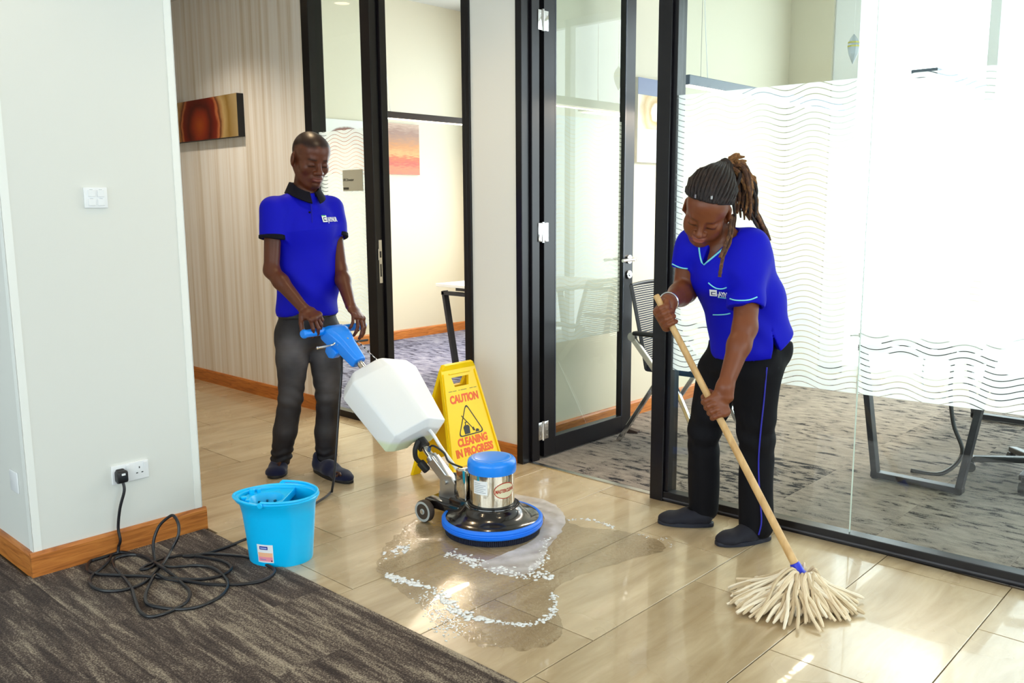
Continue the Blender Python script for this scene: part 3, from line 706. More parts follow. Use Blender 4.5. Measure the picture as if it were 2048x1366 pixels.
# ------------------------------------------------------------------ the man with the scrubber
def build_man():
    root = empty('person', (-3.97,2.58,0)); tag(root, 'man in blue polo shirt and dark washed jeans holding the floor scrubber handle', 'person')
    root_inv = Matrix.Translation((3.97,-2.58,0))
    X = Vector((1,0,0)); Yv = Vector((0,1,0)); Z = Vector((0,0,1))
    hipR, hipL = at(586,668,4.545), at(648,668,4.655)
    kneR, kneL = at(582,792,4.60), at(656,792,4.69)
    ankR, ankL = at(562,918,4.70), at(652,922,4.73)
    pel = (hipR+hipL)/2+Z*.03
    chest = at(611,455,4.53); nb = at(607,383,4.50); waist = at(616,560,4.575)
    shR, shL = at(546,412,4.37), at(662,410,4.65)
    elR, elL = at(543,541,4.37), at(680,540,4.60)
    wrR, wrL = at(607,617,4.30), at(701,611,4.47)
    hc = at(621,318,4.455); hs = 1.115
    fw = (Vector((.93,-.14,-.34))).normalized(); R = head_axes(fw, (.1,.02,1))
    B = SDF()
    # torso, legs and feet under the clothes
    B.add(ecap(pel, waist, (.135,.09), (.125,.085), Yv), .03); B.add(ecap(waist, chest, (.125,.085), (.150,.10), Yv), .04)
    B.add(ecap(chest, nb-Z*.05, (.150,.10), (.10,.07), Yv), .04)
    for h, kn, an in ((hipR,kneR,ankR),(hipL,kneL,ankL)):
        B.add(rc(h, kn, .075, .05), .03); B.add(rc(kn, an, .048, .033), .02)
    # neck
    B.add(ecap(nb-Z*.03, hc-Vector(R[:,2])*.07+Vector(R[:,0])*-.02, (.060,.058), (.056,.056), Yv), .03)
    add_head(B, hc, R, hs)
    # arms
    for sh, el, wr in ((shR,elR,wrR),(shL,elL,wrL)):
        B.add(rc(sh-Z*.035, el, .045, .0375), .03)
        m_ = el.lerp(wr,.3); B.add(rc(el, m_, .0375, .0385), .02); B.add(rc(m_, wr, .0385, .0265), .02)
    # hands over the grip bar
    add_hand(B, wrR, (.80,.18,-.42), (.35,-.25,.9), -1, 1.08, [(.95,.55,.30),(.85,.75,.4),(.85,.85,.5),(.85,.9,.5)], .12, ((.75,.55),(.25,.2)))
    add_hand(B, wrL, (.72,-.02,-.62), (.62,.25,.70), 1, 1.08, [(.55,.45,.3),(.45,.5,.35),(.5,.55,.35),(.6,.55,.35)], .12, ((.65,.7),(.2,.2)))
    ib = np.array(R)
    def color(P):
        q = ((P-np.array(hc))@ib)/hs
        base = np.tile(col3(90,45,25), (len(P),1))
        x, y, z = q.T; ay = np.abs(y); hd = (np.abs(x) < .14) & (ay < .11) & (z > -.14) & (z < .15)
        n = fold_noise(P, 60.)*.012
        hair = hd*sstep(.0, .022, z-(.052+.28*(x-.03))+n*1.2)*sstep(-.075,-.05,z)
        hair = np.maximum(hair, hd*sstep(.0,.03,-.012-x+n)*sstep(-.04,-.015,z+.25*(x+.03))*(ay < .083))
        base = mixc(base, col3(38,19,14), hair)
        lips = hd*(x > .075)*(ay < .026)*np.exp(-((z-5.5*ay*ay+.0668)/.0105)**2*1.2)*sstep(.028,.016,ay)
        base = mixc(base, col3(128,70,62), np.clip(lips,0,1)*.75)
        brow = hd*(x > .06)*np.exp(-((z-.0215+.10*np.abs(ay-.032))/.0045)**2)*sstep(.012,.018,ay)*sstep(.055,.046,ay)
        base = mixc(base, col3(24,12,10), np.clip(brow,0,1)*.85)
        lash = hd*(x > .06)*np.exp(-((z+.0105)/.003)**2)*sstep(.020,.014,np.abs(ay-.032))
        base = mixc(base, col3(14,8,8), np.clip(lash,0,1)*.9)
        beard = hd*(x > .05)*np.exp(-((z+.108)/.012)**2)*sstep(.024,.012,ay)
        base = mixc(base, col3(40,22,18), np.clip(beard,0,1)*.7)
        return base
    B.mesh('body', (-4.35,2.15,.03), (-3.4,3.15,1.87), .0032, skin_a, root, color).matrix_parent_inverse = root_inv
    # polo shirt
    T = SDF(); hem = pel+Z*.075
    T.add(ecap(pel+Z*.095, waist+Z*.02, (.172,.122), (.158,.112), Yv, .1), .05)
    T.add(ecap(waist, chest, (.163,.118), (.182,.128), Yv), .06)
    T.add(ecap(chest, nb-Z*.155, (.180,.126), (.140,.080), Yv), .05)
    T.add(rc(shR-Z*.026, nb-Yv*.035-Z*.040, .056, .050), .05); T.add(rc(shL-Z*.026, nb+Yv*.035-Z*.040, .056, .050), .05)
    cuffs = []
    for sh, el in ((shR,elR),(shL,elL)):
        d = (el-sh).normalized(); e = sh.lerp(el,.52)
        out = both(rc(sh+d*.018, sh.lerp(el,.62), .062, .068), plane(e, d)); T.add(minus(out, rc(sh.lerp(el,.47), el, .045, .050)), .035)
        cuffs.append((e, d, sh, el))
    T.sub(plane(hem, Z), .004)
    T.sub(ecap(hem-Z*.08, hem+Z*.012, (.160,.112), (.155,.108), Yv, .02), .006)
    T.add(ecap(nb-Z*.07+X*.005, nb-Z*.012+X*.01, (.085,.078), (.070,.066), Yv, .02), .03)
    T.sub(rc(nb+Z*.020+X*.012, nb+Z*.09+X*.02, .058, .062), .01)
    def tdisp(P):
        x, y, z = P.T; zz = (z-waist.z)
        f = np.sin((y*26+zz*15+x*6)+1.2*np.sin(zz*14+y*5))*.0055*np.exp(-((zz+.02)/.15)**2)
        return f+fold_noise(P, 15., 3.)*.0042+np.sin((x*-20+y*16+z*30))*.0028*np.exp(-((z-chest.z-.03)/.09)**2)
    T.disp = tdisp
    sh_o = T.mesh('polo_shirt', (-4.35,2.2,.72), (-3.6,3.15,1.66), .005, blue_cloth, root); sh_o.matrix_parent_inverse = root_inv
    for e, d, sh, el in cuffs:
        q = SDF(); q.add(minus(both(rc(sh, sh.lerp(el,.62), .0695, .0705), plane(e+d*.002, d), plane(e-d*.024, -d)), rc(sh, el, .046, .048)), .003)
        c = e; q.disp = lambda P: tdisp(P)
        q.mesh('sleeve_cuff', c-Vector((.11,.11,.11)), c+Vector((.11,.11,.11)), .004, navy_cloth, sh_o)
    # collar: a folded band round the neck, open at the front
    col = SDF(); ax = Vector((.16,0,1)).normalized()
    rings = []
    cb = nb+Z*.004+X*.008
    for i in range(33):
        a = math.radians(13+334*i/32); ca, sa = math.cos(a), math.sin(a)
        dirv = Vector((ca*1.0, sa*1.02, 0)); fr = max(0, ca)
        top = cb+dirv*(.066)+Z*(.040-.052*fr)
        fold = cb+dirv*(.074)+Z*(.043-.052*fr)
        low = cb+dirv*(.100+.008*fr)+Z*(-.012-.040*fr-.014*fr**4)
        inn = cb+dirv*(.064)+Z*(-.03-.045*fr)
        rings.append([inn, top, fold, low, low-dirv*.006-Z*.004, fold-Z*.012])
    MB().loft(rings).build('collar', navy_cloth, sh_o, smooth=60)
    # placket, button and chest logo
    strip_on(T, [(618,384),(621,405),(623,425),(624,445)], 'placket', mat('blue_placket_edge', rgb(6,8,150), .7), sh_o, .0022, 6, .0015)
    for (x, y) in ((616,398),(619,425)):
        p = T.ray(x, y); n = T.normal(p); MB().cyl(p, p+n*.003, .0055, n=12).build('button', navy_cloth, sh_o)
    p = T.ray(648,438); n = T.normal(p); u = (Z-n*n.z).normalized(); r = u.cross(n)
    Lg = frame_matrix(p+n*.004, r, u)
    b = MB(); b.box((-.016,-.018,0),(.016,.018,.0012),0,Lg); lg = b.build('chest_logo', print_white, sh_o)
    MB().box((-.009,-.011,.0013),(.009,.007,.002),0,Lg).build('logo_mark', mat('logo_blue', rgb(20,30,90), .5), lg)
    MB().box((-.005,-.006,.002),(.009,.003,.0026),0,Lg).build('logo_mark', print_white, lg)
    MB().box((-.016,.014,.0013),(.010,.0185,.002),0,Lg).build('logo_mark', print_green, lg)
    p2 = T.ray(663,440); n2 = T.normal(p2); u2 = (Z-n2*n2.z).normalized(); r2 = u2.cross(n2); L2 = frame_matrix(p2+n2*.006, r2, u2)
    text_obj('logo_lettering', 'JAYNUR', .034, print_white, lg, L2, .0009, .62)
    # jeans
    J = SDF()
    J.add(ecap(pel-Z*.055, pel+Z*.10, (.168,.118), (.158,.108), Yv, .06), .03)
    for i, (h, kn, an) in enumerate(((hipR,kneR,ankR),(hipL,kneL,ankL))):
        J.add(rc(h-Z*.0, kn, .094, .064), .035); J.add(rc(kn, kn.lerp(an,.55), .064, .060), .015); J.add(rc(kn.lerp(an,.55), an+Z*.01, .060, .054), .02)
        J.sub(both(plane(an-Z*.028, Z), rc(an-Z*.1, an+Z*.1, .1, .1)), .004)
    J.sub(plane(pel+Z*.10, -Z), .004)
    def jdisp(P):
        x, y, z = P.T; d = 0
        for kn, an in ((kneR,ankR),(kneL,ankL)):
            near = np.exp(-(((x-kn.x)**2+(y-kn.y)**2)/.02))
            d = d+near*np.exp(-((z-kn.z+.0)/.09)**2)*np.sin(z*95+x*20+y*24+2*np.sin(y*30))*.0030
            n2 = np.exp(-(((x-an.x)**2+(y-an.y)**2)/.02)); d = d+n2*np.exp(-((z-an.z-.02)/.055)**2)*np.sin(z*150+np.sin(x*40+y*30)*1.5)*.0052
        d = d+np.exp(-((z-pel.z+.12)/.08)**2)*np.sin(z*48+np.abs(y-pel.y)*40)*.0030
        return d+fold_noise(P, 16., 5.)*.0030
    J.disp = jdisp
    def jcol(P):
        x, y, z = P.T; base = np.tile(col3(27,25,31), (len(P),1)); n = fold_noise(P, 21., 2.)*.6+fold_noise(P, 55., 4.)*.15
        for h, kn, an in ((hipR,kneR,ankR),(hipL,kneL,ankL)):
            for a, rad, amt in ((h.lerp(kn,.22),.085,.85),(h.lerp(kn,.62),.10,.6),(kn,.07,.35),(kn.lerp(an,.45),.06,.3)):
                a = a+X*.07-Yv*.03
                w_ = np.exp(-(((x-a.x)**2+(y-a.y)**2)/.006+((z-a.z)/rad)**2))*np.clip(.65+n*.6,0,1.2)
                base = mixc(base, col3(132,128,132), np.clip(w_*amt*.72,0,1))
        st = np.sin(z*210+6*fold_noise(P,30.,8.)); return base*(1+.12*n[:,None]+.03*st[:,None])
    J.mesh('jeans', (-4.35,2.2,.02), (-3.6,3.05,1.0), .005, denim, root, jcol).matrix_parent_inverse = root_inv
    bl = SDF(); bl.add(both(ecap(pel-Z*.0, pel+Z*.13, (.165,.115), (.163,.113), Yv, .05), plane(pel+Z*.102, Z), plane(pel+Z*.064, -Z)), .003)
    bl.mesh('belt', pel-Vector((.2,.2,.06)), pel+Vector((.2,.2,.12)), .005, mat('black_belt', rgb(12,12,14), .5), root).matrix_parent_inverse = root_inv
    # shoes with tassels
    up, S = shoe(root, Vector((ankR.x-.05,ankR.y+.035,0)), Vector((-3.925,2.385,0)), navy_suede, .05, .085); up.matrix_parent_inverse = root_inv
    t = MB(); t.cyl((-3.962,2.45,.068),(-3.945,2.43,.060),.006); t.cyl((-3.962,2.45,.068),(-3.972,2.43,.060),.006); t.build('tassel', mat('brown_leather', rgb(70,38,20), .6), up)
    up, S = shoe(root, Vector((ankL.x-.045,ankL.y-.04,0)), Vector((-3.56,2.61,0)), navy_suede, .05, .085); up.matrix_parent_inverse = root_inv
    p = S.ray(680,948); n = S.normal(p)
    t = MB(); t.tube([p+n*.004-X*.03, p+n*.006, p+n*.005+Vector((.02,-.01,-.004))], .006, 8); t.tube([p+n*.006, p+n*.006+Vector((.005,-.026,-.01))], .006, 8); t.build('tassel', mat('brown_leather'), up)
    return root
build_man()
# ------------------------------------------------------------------ the woman with the mop
MOP_TOP = at(1320,606,3.36); MOP_BASE = Vector((-1.277,2.905,.075))
def mop_at(py):
    """point on the mop handle whose picture height is py"""
    lo, hi = 0., 1.
    for _ in range(40):
        m = (lo+hi)/2; p = MOP_TOP.lerp(MOP_BASE, m)-Vector((0,0,CAMH)); y = 683-FPX*p.dot(_u)/p.dot(_f)
        lo, hi = (m, hi) if y < py else (lo, m)
    return MOP_TOP.lerp(MOP_BASE, lo)
def build_woman():
    og = Vector((-1.86,3.28,0)); root = empty('person', og); root_inv = Matrix.Translation(-og)
    tag(root, 'woman in blue tunic and black trousers bending forward over the mop', 'person')
    Z = Vector((0,0,1)); rh = Vector((_r0.x,_r0.y,0)); tw = Vector((-_f.x,-_f.y,0)).normalized()      # picture right, towards the lens
    side = (rh*.80+tw*.45).normalized()            # her left across the shoulders
    pside = (rh*.62+tw*.72).normalized()           # her left across the hips
    hipR, hipL = at(1440,742,3.71), at(1512,742,3.56)
    kneR, kneL = at(1408,868,3.79), at(1512,872,3.62)
    ankR, ankL = at(1408,1016,3.90), at(1512,1048,3.715)
    pel = (hipR+hipL)/2+Z*.05+rh*.01
    waist = at(1478,612,3.555); chest = at(1450,525,3.49); nb = at(1444,463,3.45)
    shR, shL = at(1385,488,3.53), at(1500,490,3.42)
    elR, elL = at(1370,582,3.58), at(1490,655,3.33)
    hd_u = (MOP_BASE-MOP_TOP).normalized()
    gU = mop_at(633); gL = mop_at(815)
    wrR = at(1336,605,3.40); wrL = at(1450,774,3.27)
    hc = at(1414,420,3.385); hs = 1.06
    fw = (-rh*.36+tw*.72-Z*.60).normalized(); R = head_axes(fw, Z*.80+tw*.4+rh*.08)
    B = SDF()
    B.add(ecap(pel, waist, (.14,.10), (.12,.085), pside), .03); B.add(ecap(waist, chest, (.12,.085), (.13,.09), side), .04)
    B.add(ecap(chest, nb-Z*.03, (.13,.085), (.07,.055), side), .04)
    for h, kn, an in ((hipR,kneR,ankR),(hipL,kneL,ankL)):
        B.add(rc(h, kn, .075, .05), .03); B.add(rc(kn, an, .048, .034), .02)
    B.add(ecap(nb-Z*.03, Vector(hc)-Vector(R[:,2])*.06*hs-Vector(R[:,0])*.03, (.053,.053), (.052,.052), side), .03)
    add_head(B, hc, R, hs, True)
    for sh, el, wr, q in ((shR,elR,wrR,1.08),(shL,elL,wrL,1.0)):
        B.add(rc(sh, el, .055*q, .045*q), .03)
        m_ = el.lerp(wr,.3); B.add(rc(el, m_, .045*q, .044*q), .02); B.add(rc(m_, wr, .043*q, .0285), .02)
    # right fist round the top of the handle, left hand further down
    def grip(W, c, axis, back, front, s):
        """close four fingers and a thumb round the handle (axis through c); back = away from the palm side seen"""
        W = Vector(W); c = Vector(c); ax = Vector(axis).normalized(); b = Vector(back); b = (b-ax*b.dot(ax)).normalized(); t2 = Vector(front); t2 = (t2-ax*t2.dot(ax)-b*t2.dot(b)).normalized()
        rr = .0135; Q = lambda along, ang, rad: c+ax*along+(b*math.cos(ang)+t2*math.sin(ang))*rad
        palm = Q(0,-.55,rr+.019)
        B.add(ecap(W, W.lerp(palm,.55), (.029*s,.024*s), (.036*s,.024*s), ax), .02)
        B.add(ecap(Q(-.028*s,-.85,rr+.016), Q(.030*s,-.85,rr+.016), (.017*s,.026*s), (.016*s,.022*s), b.cross(ax)), .016)
        B.add(ecap(Q(-.030*s,-.1,rr+.013), Q(.032*s,-.1,rr+.012), (.017*s,.014*s), (.015*s,.013*s), t2), .016)
        for i, al in enumerate((-.031,-.0105,.0105,.030)):
            r = (.0105,.0108,.0103,.0092)[i]*s; pts = [Q(al*s,a_,rr+r*.95) for a_ in (-.15,.75,1.55,2.3,3.0)]
            for a_, b_, f0 in zip(pts, pts[1:], (1.0,.99,.96,.92)): B.add(rc(a_, b_, r*f0, r*f0*.97), .0045)
        base = Q(-.030*s,-1.1,rr+.018)
        pts = [base, Q(-.052*s,-1.9,rr+.014), Q(-.046*s,-2.9,rr+.011), Q(-.030*s,-3.6,rr+.010)]
        for a_, b_, r in zip(pts, pts[1:], (.0140,.0125,.0108)): B.add(rc(a_, b_, r*s, r*s*.92), .006)
    grip(wrR, gU, hd_u, -rh*.85-tw*.45, tw, 1.12)
    grip(wrL, gL, hd_u, rh*.65+tw*.75+Z*.2, -rh, 1.10)
    ib = np.array(R)
    def color(P):
        q = ((P-np.array(hc))@ib)/hs; base = np.tile(col3(118,64,37), (len(P),1)); x, y, z = q.T; ay = np.abs(y)
        hd = (np.abs(x) < .14) & (ay < .11) & (z > -.14) & (z < .15)
        hair = hd*sstep(0,.010,z-(.082+.55*(x-.05)))
        base = mixc(base, col3(28,17,16), hair)
        lips = hd*(x > .075)*np.exp(-((z-5.5*ay*ay+.0668)/.0110)**2*1.2)*sstep(.028,.016,ay); base = mixc(base, col3(168,92,80), np.clip(lips,0,1)*.8)
        brow = hd*(x > .06)*np.exp(-((z-.0205+.10*np.abs(ay-.032))/.0030)**2)*sstep(.012,.018,ay)*sstep(.052,.044,ay); base = mixc(base, col3(60,32,22), np.clip(brow,0,1)*.6)
        lash = hd*(x > .06)*np.exp(-((z+.0108)/.0032)**2)*sstep(.021,.015,np.abs(ay-.032)); base = mixc(base, col3(16,9,9), np.clip(lash,0,1)*.9)
        return base
    B.mesh('body', (-2.4,2.75,.03), (-1.3,3.55,1.62), .0032, skin_a, root, color).matrix_parent_inverse = root_inv
    # tunic
    T = SDF()
    hip_c = at(1496,690,3.585)
    T.add(ecap(hip_c, waist+rh*.012, (.150,.150), (.140,.118), pside, .09), .06)
    T.add(ecap(at(1524,585,3.52), at(1550,700,3.575), (.07,.085), (.085,.080), rh, .05), .07)       # seat
    T.add(ecap(waist, chest, (.138,.118), (.150,.118), side), .06)
    T.add(ell(chest+tw*.065-Z*.045-side*.055, (.07,.07,.07)), .06); T.add(ell(chest+tw*.065-Z*.045+side*.055, (.07,.07,.07)), .06)
    T.add(ecap(chest, nb-Z*.085, (.150,.115), (.115,.070), side), .05)
    T.add(rc(shR-Z*.018, nb-side*.03-Z*.03, .056, .050), .05); T.add(rc(shL-Z*.018, nb+side*.03-Z*.03, .052, .050), .05)
    T.add(rc(shL-Z*.02, at(1518,565,3.48), .060, .075), .06)
    sle = []
    for sh, el, fr, ro, ri in ((shR,elR,.52,.066,.060),(shL,elL,.775,.068,.062)):
        d = (el-sh).normalized(); e = sh.lerp(el,fr)
        out = both(rc(sh, sh.lerp(el,fr+.1), .066, ro+.006), plane(e, d)); T.add(minus(out, rc(sh.lerp(el,fr-.07), el, ri-.012, ri-.008)), .03); sle.append((e,d))
    hn = Vector((0,0,1))
    T.sub(plane(hip_c-Z*.055, (rh*-.10+Z).normalized()), .004)
    T.sub(ecap(hip_c-Z*.16, hip_c-Z*.045, (.137,.137), (.13,.13), pside, .02), .006)
    # side vent and V neck
    T.sub(both(plane(at(1552,704,3.5), Z-rh*.85), plane(at(1546,700,3.5), -rh)), .004)
    v = at(1548,712,3.51); T.sub(ecap(v, at(1534,664,3.51), (.022,.10), (.003,.08), rh, .02), .003)
    T.sub(rc(nb-Z*.012+tw*.03, nb+Z*.11+tw*.07, .050, .058), .008)
    tipv = T.ray(1408,523); T.sub(ecap(tipv-Z*.0, nb+tw*.06+Z*.01, (.004,.03), (.046,.06), side, .008), .005)
    def tdisp(P):
        x, y, z = P.T; a = (P-np.array(waist)); u = a@np.array(rh); zz = a[:,2]
        f = np.sin(zz*42+u*24+1.5*np.sin(u*22+zz*9))*.0060*np.exp(-((zz+.0)/.13)**2)
        return f+fold_noise(P, 15., 7.)*.0045+np.sin(u*34-zz*26)*.0034*np.exp(-((zz-.17)/.12)**2)
    T.disp = tdisp
    to = T.mesh('tunic', (-2.3,2.8,.62), (-1.35,3.6,1.5), .005, blue_cloth, root); to.matrix_parent_inverse = root_inv
    # piping
    strip_on(T, [(1396,478),(1398,492),(1400,508),(1403,522),(1407,530),(1416,523),(1428,513),(1441,502),(1454,490)], 'neck_piping', print_teal, to, .0034, 6, .001)
    for (e, d), pix in zip(sle, ([(1346,528),(1356,533),(1366,536),(1376,537)], [(1461,598),(1470,601),(1485,602),(1500,600),(1514,594)])):
        strip_on(T, pix, 'sleeve_piping', print_teal, to, .0026, 6, .003)
    strip_on(T, [(1417,565),(1424,571),(1433,576),(1444,577),(1454,575)], 'pocket_piping', print_teal, to, .0026, 6, .003)
    strip_on(T, [(1427,629),(1440,629),(1452,628),(1461,626)], 'pocket_piping', print_teal, to, .0026, 6, .003)
    p = T.ray(1427,584); n = T.normal(p); u = (Z+rh*.05-n*n.z).normalized(); r_ = u.cross(n); Lg = frame_matrix(p+n*.005, r_, u)
    lg = MB().box((-.014,-.016,0),(.014,.016,.0012),0,Lg).build('chest_logo', print_white, to)
    MB().box((-.008,-.010,.0013),(.009,.006,.002),0,Lg).build('logo_mark', mat('logo_blue'), lg); MB().box((-.004,-.006,.002),(.009,.003,.0026),0,Lg).build('logo_mark', print_white, lg)
    p2 = T.ray(1447,588); n2 = T.normal(p2); u2 = (Z+rh*.05-n2*n2.z).normalized(); L2 = frame_matrix(p2+n2*.006, u2.cross(n2), u2)
    text_obj('logo_lettering', 'JAYN', .030, print_white, lg, L2, .0010, .72)
    MB().box((-.024,-.0155,0),(.024,-.0125,.0008),0,L2).build('logo_mark', print_teal, lg)
    # trousers with blue side piping
    J = SDF()
    J.add(ecap(pel-Z*.03, pel+Z*.08, (.150,.125), (.140,.110), pside, .06), .03); J.add(ell(at(1543,700,3.60), (.085,.07,.09), head_axes(rh, Z)), .06)
    for h, kn, an, q in ((hipR,kneR,ankR,1.),(hipL,kneL,ankL,1.06)):
        J.add(rc(h, kn, .098*q, .068*q), .04); J.add(rc(kn, an, .068*q, .065*q), .012)
        J.sub(both(plane(an-Z*.045, Z), rc(an-Z*.12, an+Z*.1, .1, .1)), .004)
    J.sub(plane(pel+Z*.075, -Z), .004)
    def jdisp(P):
        x, y, z = P.T; d = 0
        for kn, an in ((kneR,ankR),(kneL,ankL)):
            near = np.exp(-(((x-kn.x)**2+(y-kn.y)**2)/.02)); d = d+near*np.exp(-((z-kn.z)/.10)**2)*np.sin(z*60+x*24-y*18)*.0045
        return d+fold_noise(P, 14., 9.)*.0045
    J.disp = jdisp
    jo = J.mesh('trousers', (-2.3,2.9,.02), (-1.35,3.65,1.0), .005, black_cloth, root); jo.matrix_parent_inverse = root_inv
    strip_on(J, [(1533,735),(1527,800),(1521,860),(1517,920),(1518,975),(1521,1015),(1522,1045),(1517,1068)], 'side_piping', mat('blue_piping', rgb(40,40,170), .6), jo, .0032, 6, .005)
    for heel, toe in ((Vector((-1.872,3.322,0)),Vector((-2.083,3.19,0))),(Vector((-1.618,3.35,0)),Vector((-1.752,3.125,0)))):
        up, S = shoe(root, heel, toe, mat('navy_canvas', rgb(16,17,32), .8, bump=(800,.2,.001)), .047, .07, tongue=False, sole_m=mat('navy_rubber', rgb(24,28,44), .55)); up.matrix_parent_inverse = root_inv
    # braided hair: dark cap with ridges, dreadlocks tied at the crown
    Rm = np.array(R); hcv = np.array(hc); Lh = lambda p: Vector(hcv+Rm@(np.array(p)*hs))
    hair_d = mat('dark_braids', rgb(24,14,15), .65, var=(60,rgb(50,32,27),.5,.75), bump=(260,.5,.003)); hair_t = mat('tan_dreadlocks', rgb(150,104,58), .8, var=(70,rgb(92,58,34),.4,.65), bump=(320,.6,.003)); hair_m = mat('brown_dreadlocks', rgb(74,46,32), .8, var=(60,rgb(128,86,50),.45,.7), bump=(320,.6,.003))
    Hc = SDF(); Hc.add(ell(Lh((-.016,0,.037)), np.array((.104,.083,.093))*hs, Rm), .01)
    Hc.add(ell(Lh((-.012,0,.082)), np.array((.090,.080,.058))*hs, Rm), .03); Hc.sub(plane(Lh((.05,0,.083)), Rm@np.array((-.48,0,.88))), .006)
    Hc.sub(rc(Lh((-.005,-.12,-.03)), Lh((-.005,.12,-.03)), .036*hs, .036*hs), .01)
    Hc.sub(plane(Lh((0,0,-.065)), Rm@np.array((-.2,0,1.))), .01)
    def hdisp(P):
        q = ((P-hcv)@Rm)/hs; a = np.arctan2(q[:,1], -(q[:,0]-.12)); return np.abs(np.sin(a*16))*-.0045+fold_noise(P, 90., 1.)*.0012
    Hc.add(rc(Lh((-.045,0,.085)), at(1448,345,3.45), .062, .042), .03)
    Hc.disp = hdisp
    cap = Hc.mesh('braided_hair', hcv-.17, hcv+.17, .0035, hair_d, root); cap.matrix_parent_inverse = root_inv
    rnd = random.Random(5)
    kl = ((np.array(at(1447,340,3.45))-hcv)@Rm)/hs; cc = np.array((-.02,0,.045))
    def on_cap(p, lift):
        d = np.array(p)-cc; d = d/np.linalg.norm(d); o_ = np.array(Lh(cc)); v_ = Rm@d; ts = np.linspace(.03,.26,116).astype(F4)
        vals = Hc.ev(o_[None]+v_[None]*ts[:,None]); ix = np.nonzero(vals < 0)[0]; t_ = ts[ix[-1]] if len(ix) else .1
        return Vector(o_+v_*(t_+lift))
    for i in range(19):            # braids running back from the hairline
        y = (i-9)/9*.078; x0 = .070-abs(y)*.62; z0 = .086+.5*(x0-.05); st = np.array((x0,y,z0)); md = np.array((x0*.4-.02,y*.9,.125-abs(y)*.5)); sp = []
        for k in range(15):
            q = k/14; sp.append(on_cap(st*(1-q)**2+md*2*q*(1-q)+kl*q*q, .001))
        MB().tube(sp, [.0066*min(1,.5+.2*k)*(1+.13*math.sin(k*2.4+i)) for k in range(15)], 7).build('braid', hair_d, cap, smooth=True)
    MB().lathe([(.001,-.012),(.026,-.012),(.030,0),(.026,.012),(.001,.012)], 20, frame_matrix(at(1452,330,3.43), rh*.3+tw*.9, rh*.5-tw*.2-Z*.7)).build('hair_tie', hair_d, cap, smooth=True)
    knot = at(1456,333,3.45)
    tips = []
    for i in range(20): tips.append((1460+rnd.random()*34, 308+rnd.random()*26, 3.40+rnd.random()*.10, 'up'))
    for i in range(38): tips.append((1468+rnd.random()*46, 360+rnd.random()*80, 3.39+rnd.random()*.12, 'mid'))
    for i in range(40):
        f_ = rnd.random(); tips.append((1484+f_*54+rnd.random()*6, 405+f_*68+rnd.random()*18, 3.43+rnd.random()*.08, 'long'))
    for i, (tx, ty, td, kd) in enumerate(tips):
        tip = at(tx, ty, td); st = knot+Vector((rnd.uniform(-.014,.014),rnd.uniform(-.014,.014),rnd.uniform(-.012,.012)))
        if kd == 'up': pts = [st, st.lerp(tip,.5)+Z*.012, tip]
        elif kd == 'mid': pts = [st, at(1470+rnd.random()*24,332+rnd.random()*18,td-.01), at(tx-4+rnd.random()*8,(ty+345)/2,td), tip]
        else: pts = [st, at(1474+rnd.random()*24,342+rnd.random()*18,td+.02), at(1482+rnd.random()*26,392+rnd.random()*20,td), at(tx-16,ty-32,td), tip]
        sp = smoothpath(pts,5); n_ = len(sp); m_ = hair_t if (kd == 'up' or (kd == 'mid' and i%2) or (kd == 'long' and i%4 == 0)) else (hair_m if i%3 else hair_d)
        MB().tube(sp, [.0080*(1-.6*(k/(n_-1))**4)*(1+.12*math.sin(k*2.3+i)) for k in range(n_)], 7).build('dreadlock', m_, cap, smooth=True)
    # two loose locks by the left cheek and one behind the ear
    for pix in ([(1462,432,3.39),(1458,468,3.34),(1450,492,3.31),(1440,515,3.30)], [(1466,430,3.41),(1461,480,3.34),(1447,512,3.31),(1442,535,3.30),(1439,554,3.30)], [(1470,395,3.43),(1470,430,3.43),(1466,462,3.42),(1458,478,3.38)]):
        sp = smoothpath([at(*q) for q in pix],6); n_ = len(sp)
        MB().tube(sp, [.0068*(1+.1*math.sin(k*1.9)) for k in range(n_)], 7).build('dreadlock', hair_m, cap, smooth=True)
    for q in ((.066,.010,.112),(.062,-.040,.100)):
        p = on_cap(q, .006); MB().cyl(p-Z*.006+tw*.004, p+Z*.006+tw*.006, .0042, n=10).build('hair_bead', chrome_bead, cap)
    p = B.ray(1464,403,3.0)
    if p: MB().lathe([(.0005,-.003),(.003,0),(.0005,.003)], 8, Matrix.Translation(p)).build('earring', chrome_bead, cap)
    # bracelet on the right wrist
    d = (wrR-elR).normalized(); x = d.orthogonal().normalized(); y = d.cross(x)
    c = wrR-d*.012
    MB().tube([c+(x*math.cos(a)+y*math.sin(a))*.036 for a in [2*math.pi*k/28 for k in range(28)]], .0045, 8, closed=True).build('bracelet', chrome_bead, root, smooth=True).matrix_parent_inverse = root_inv
    return root
chrome_bead = mat('silver_bead', rgb(225,225,230), .2, metal=1)
build_woman()
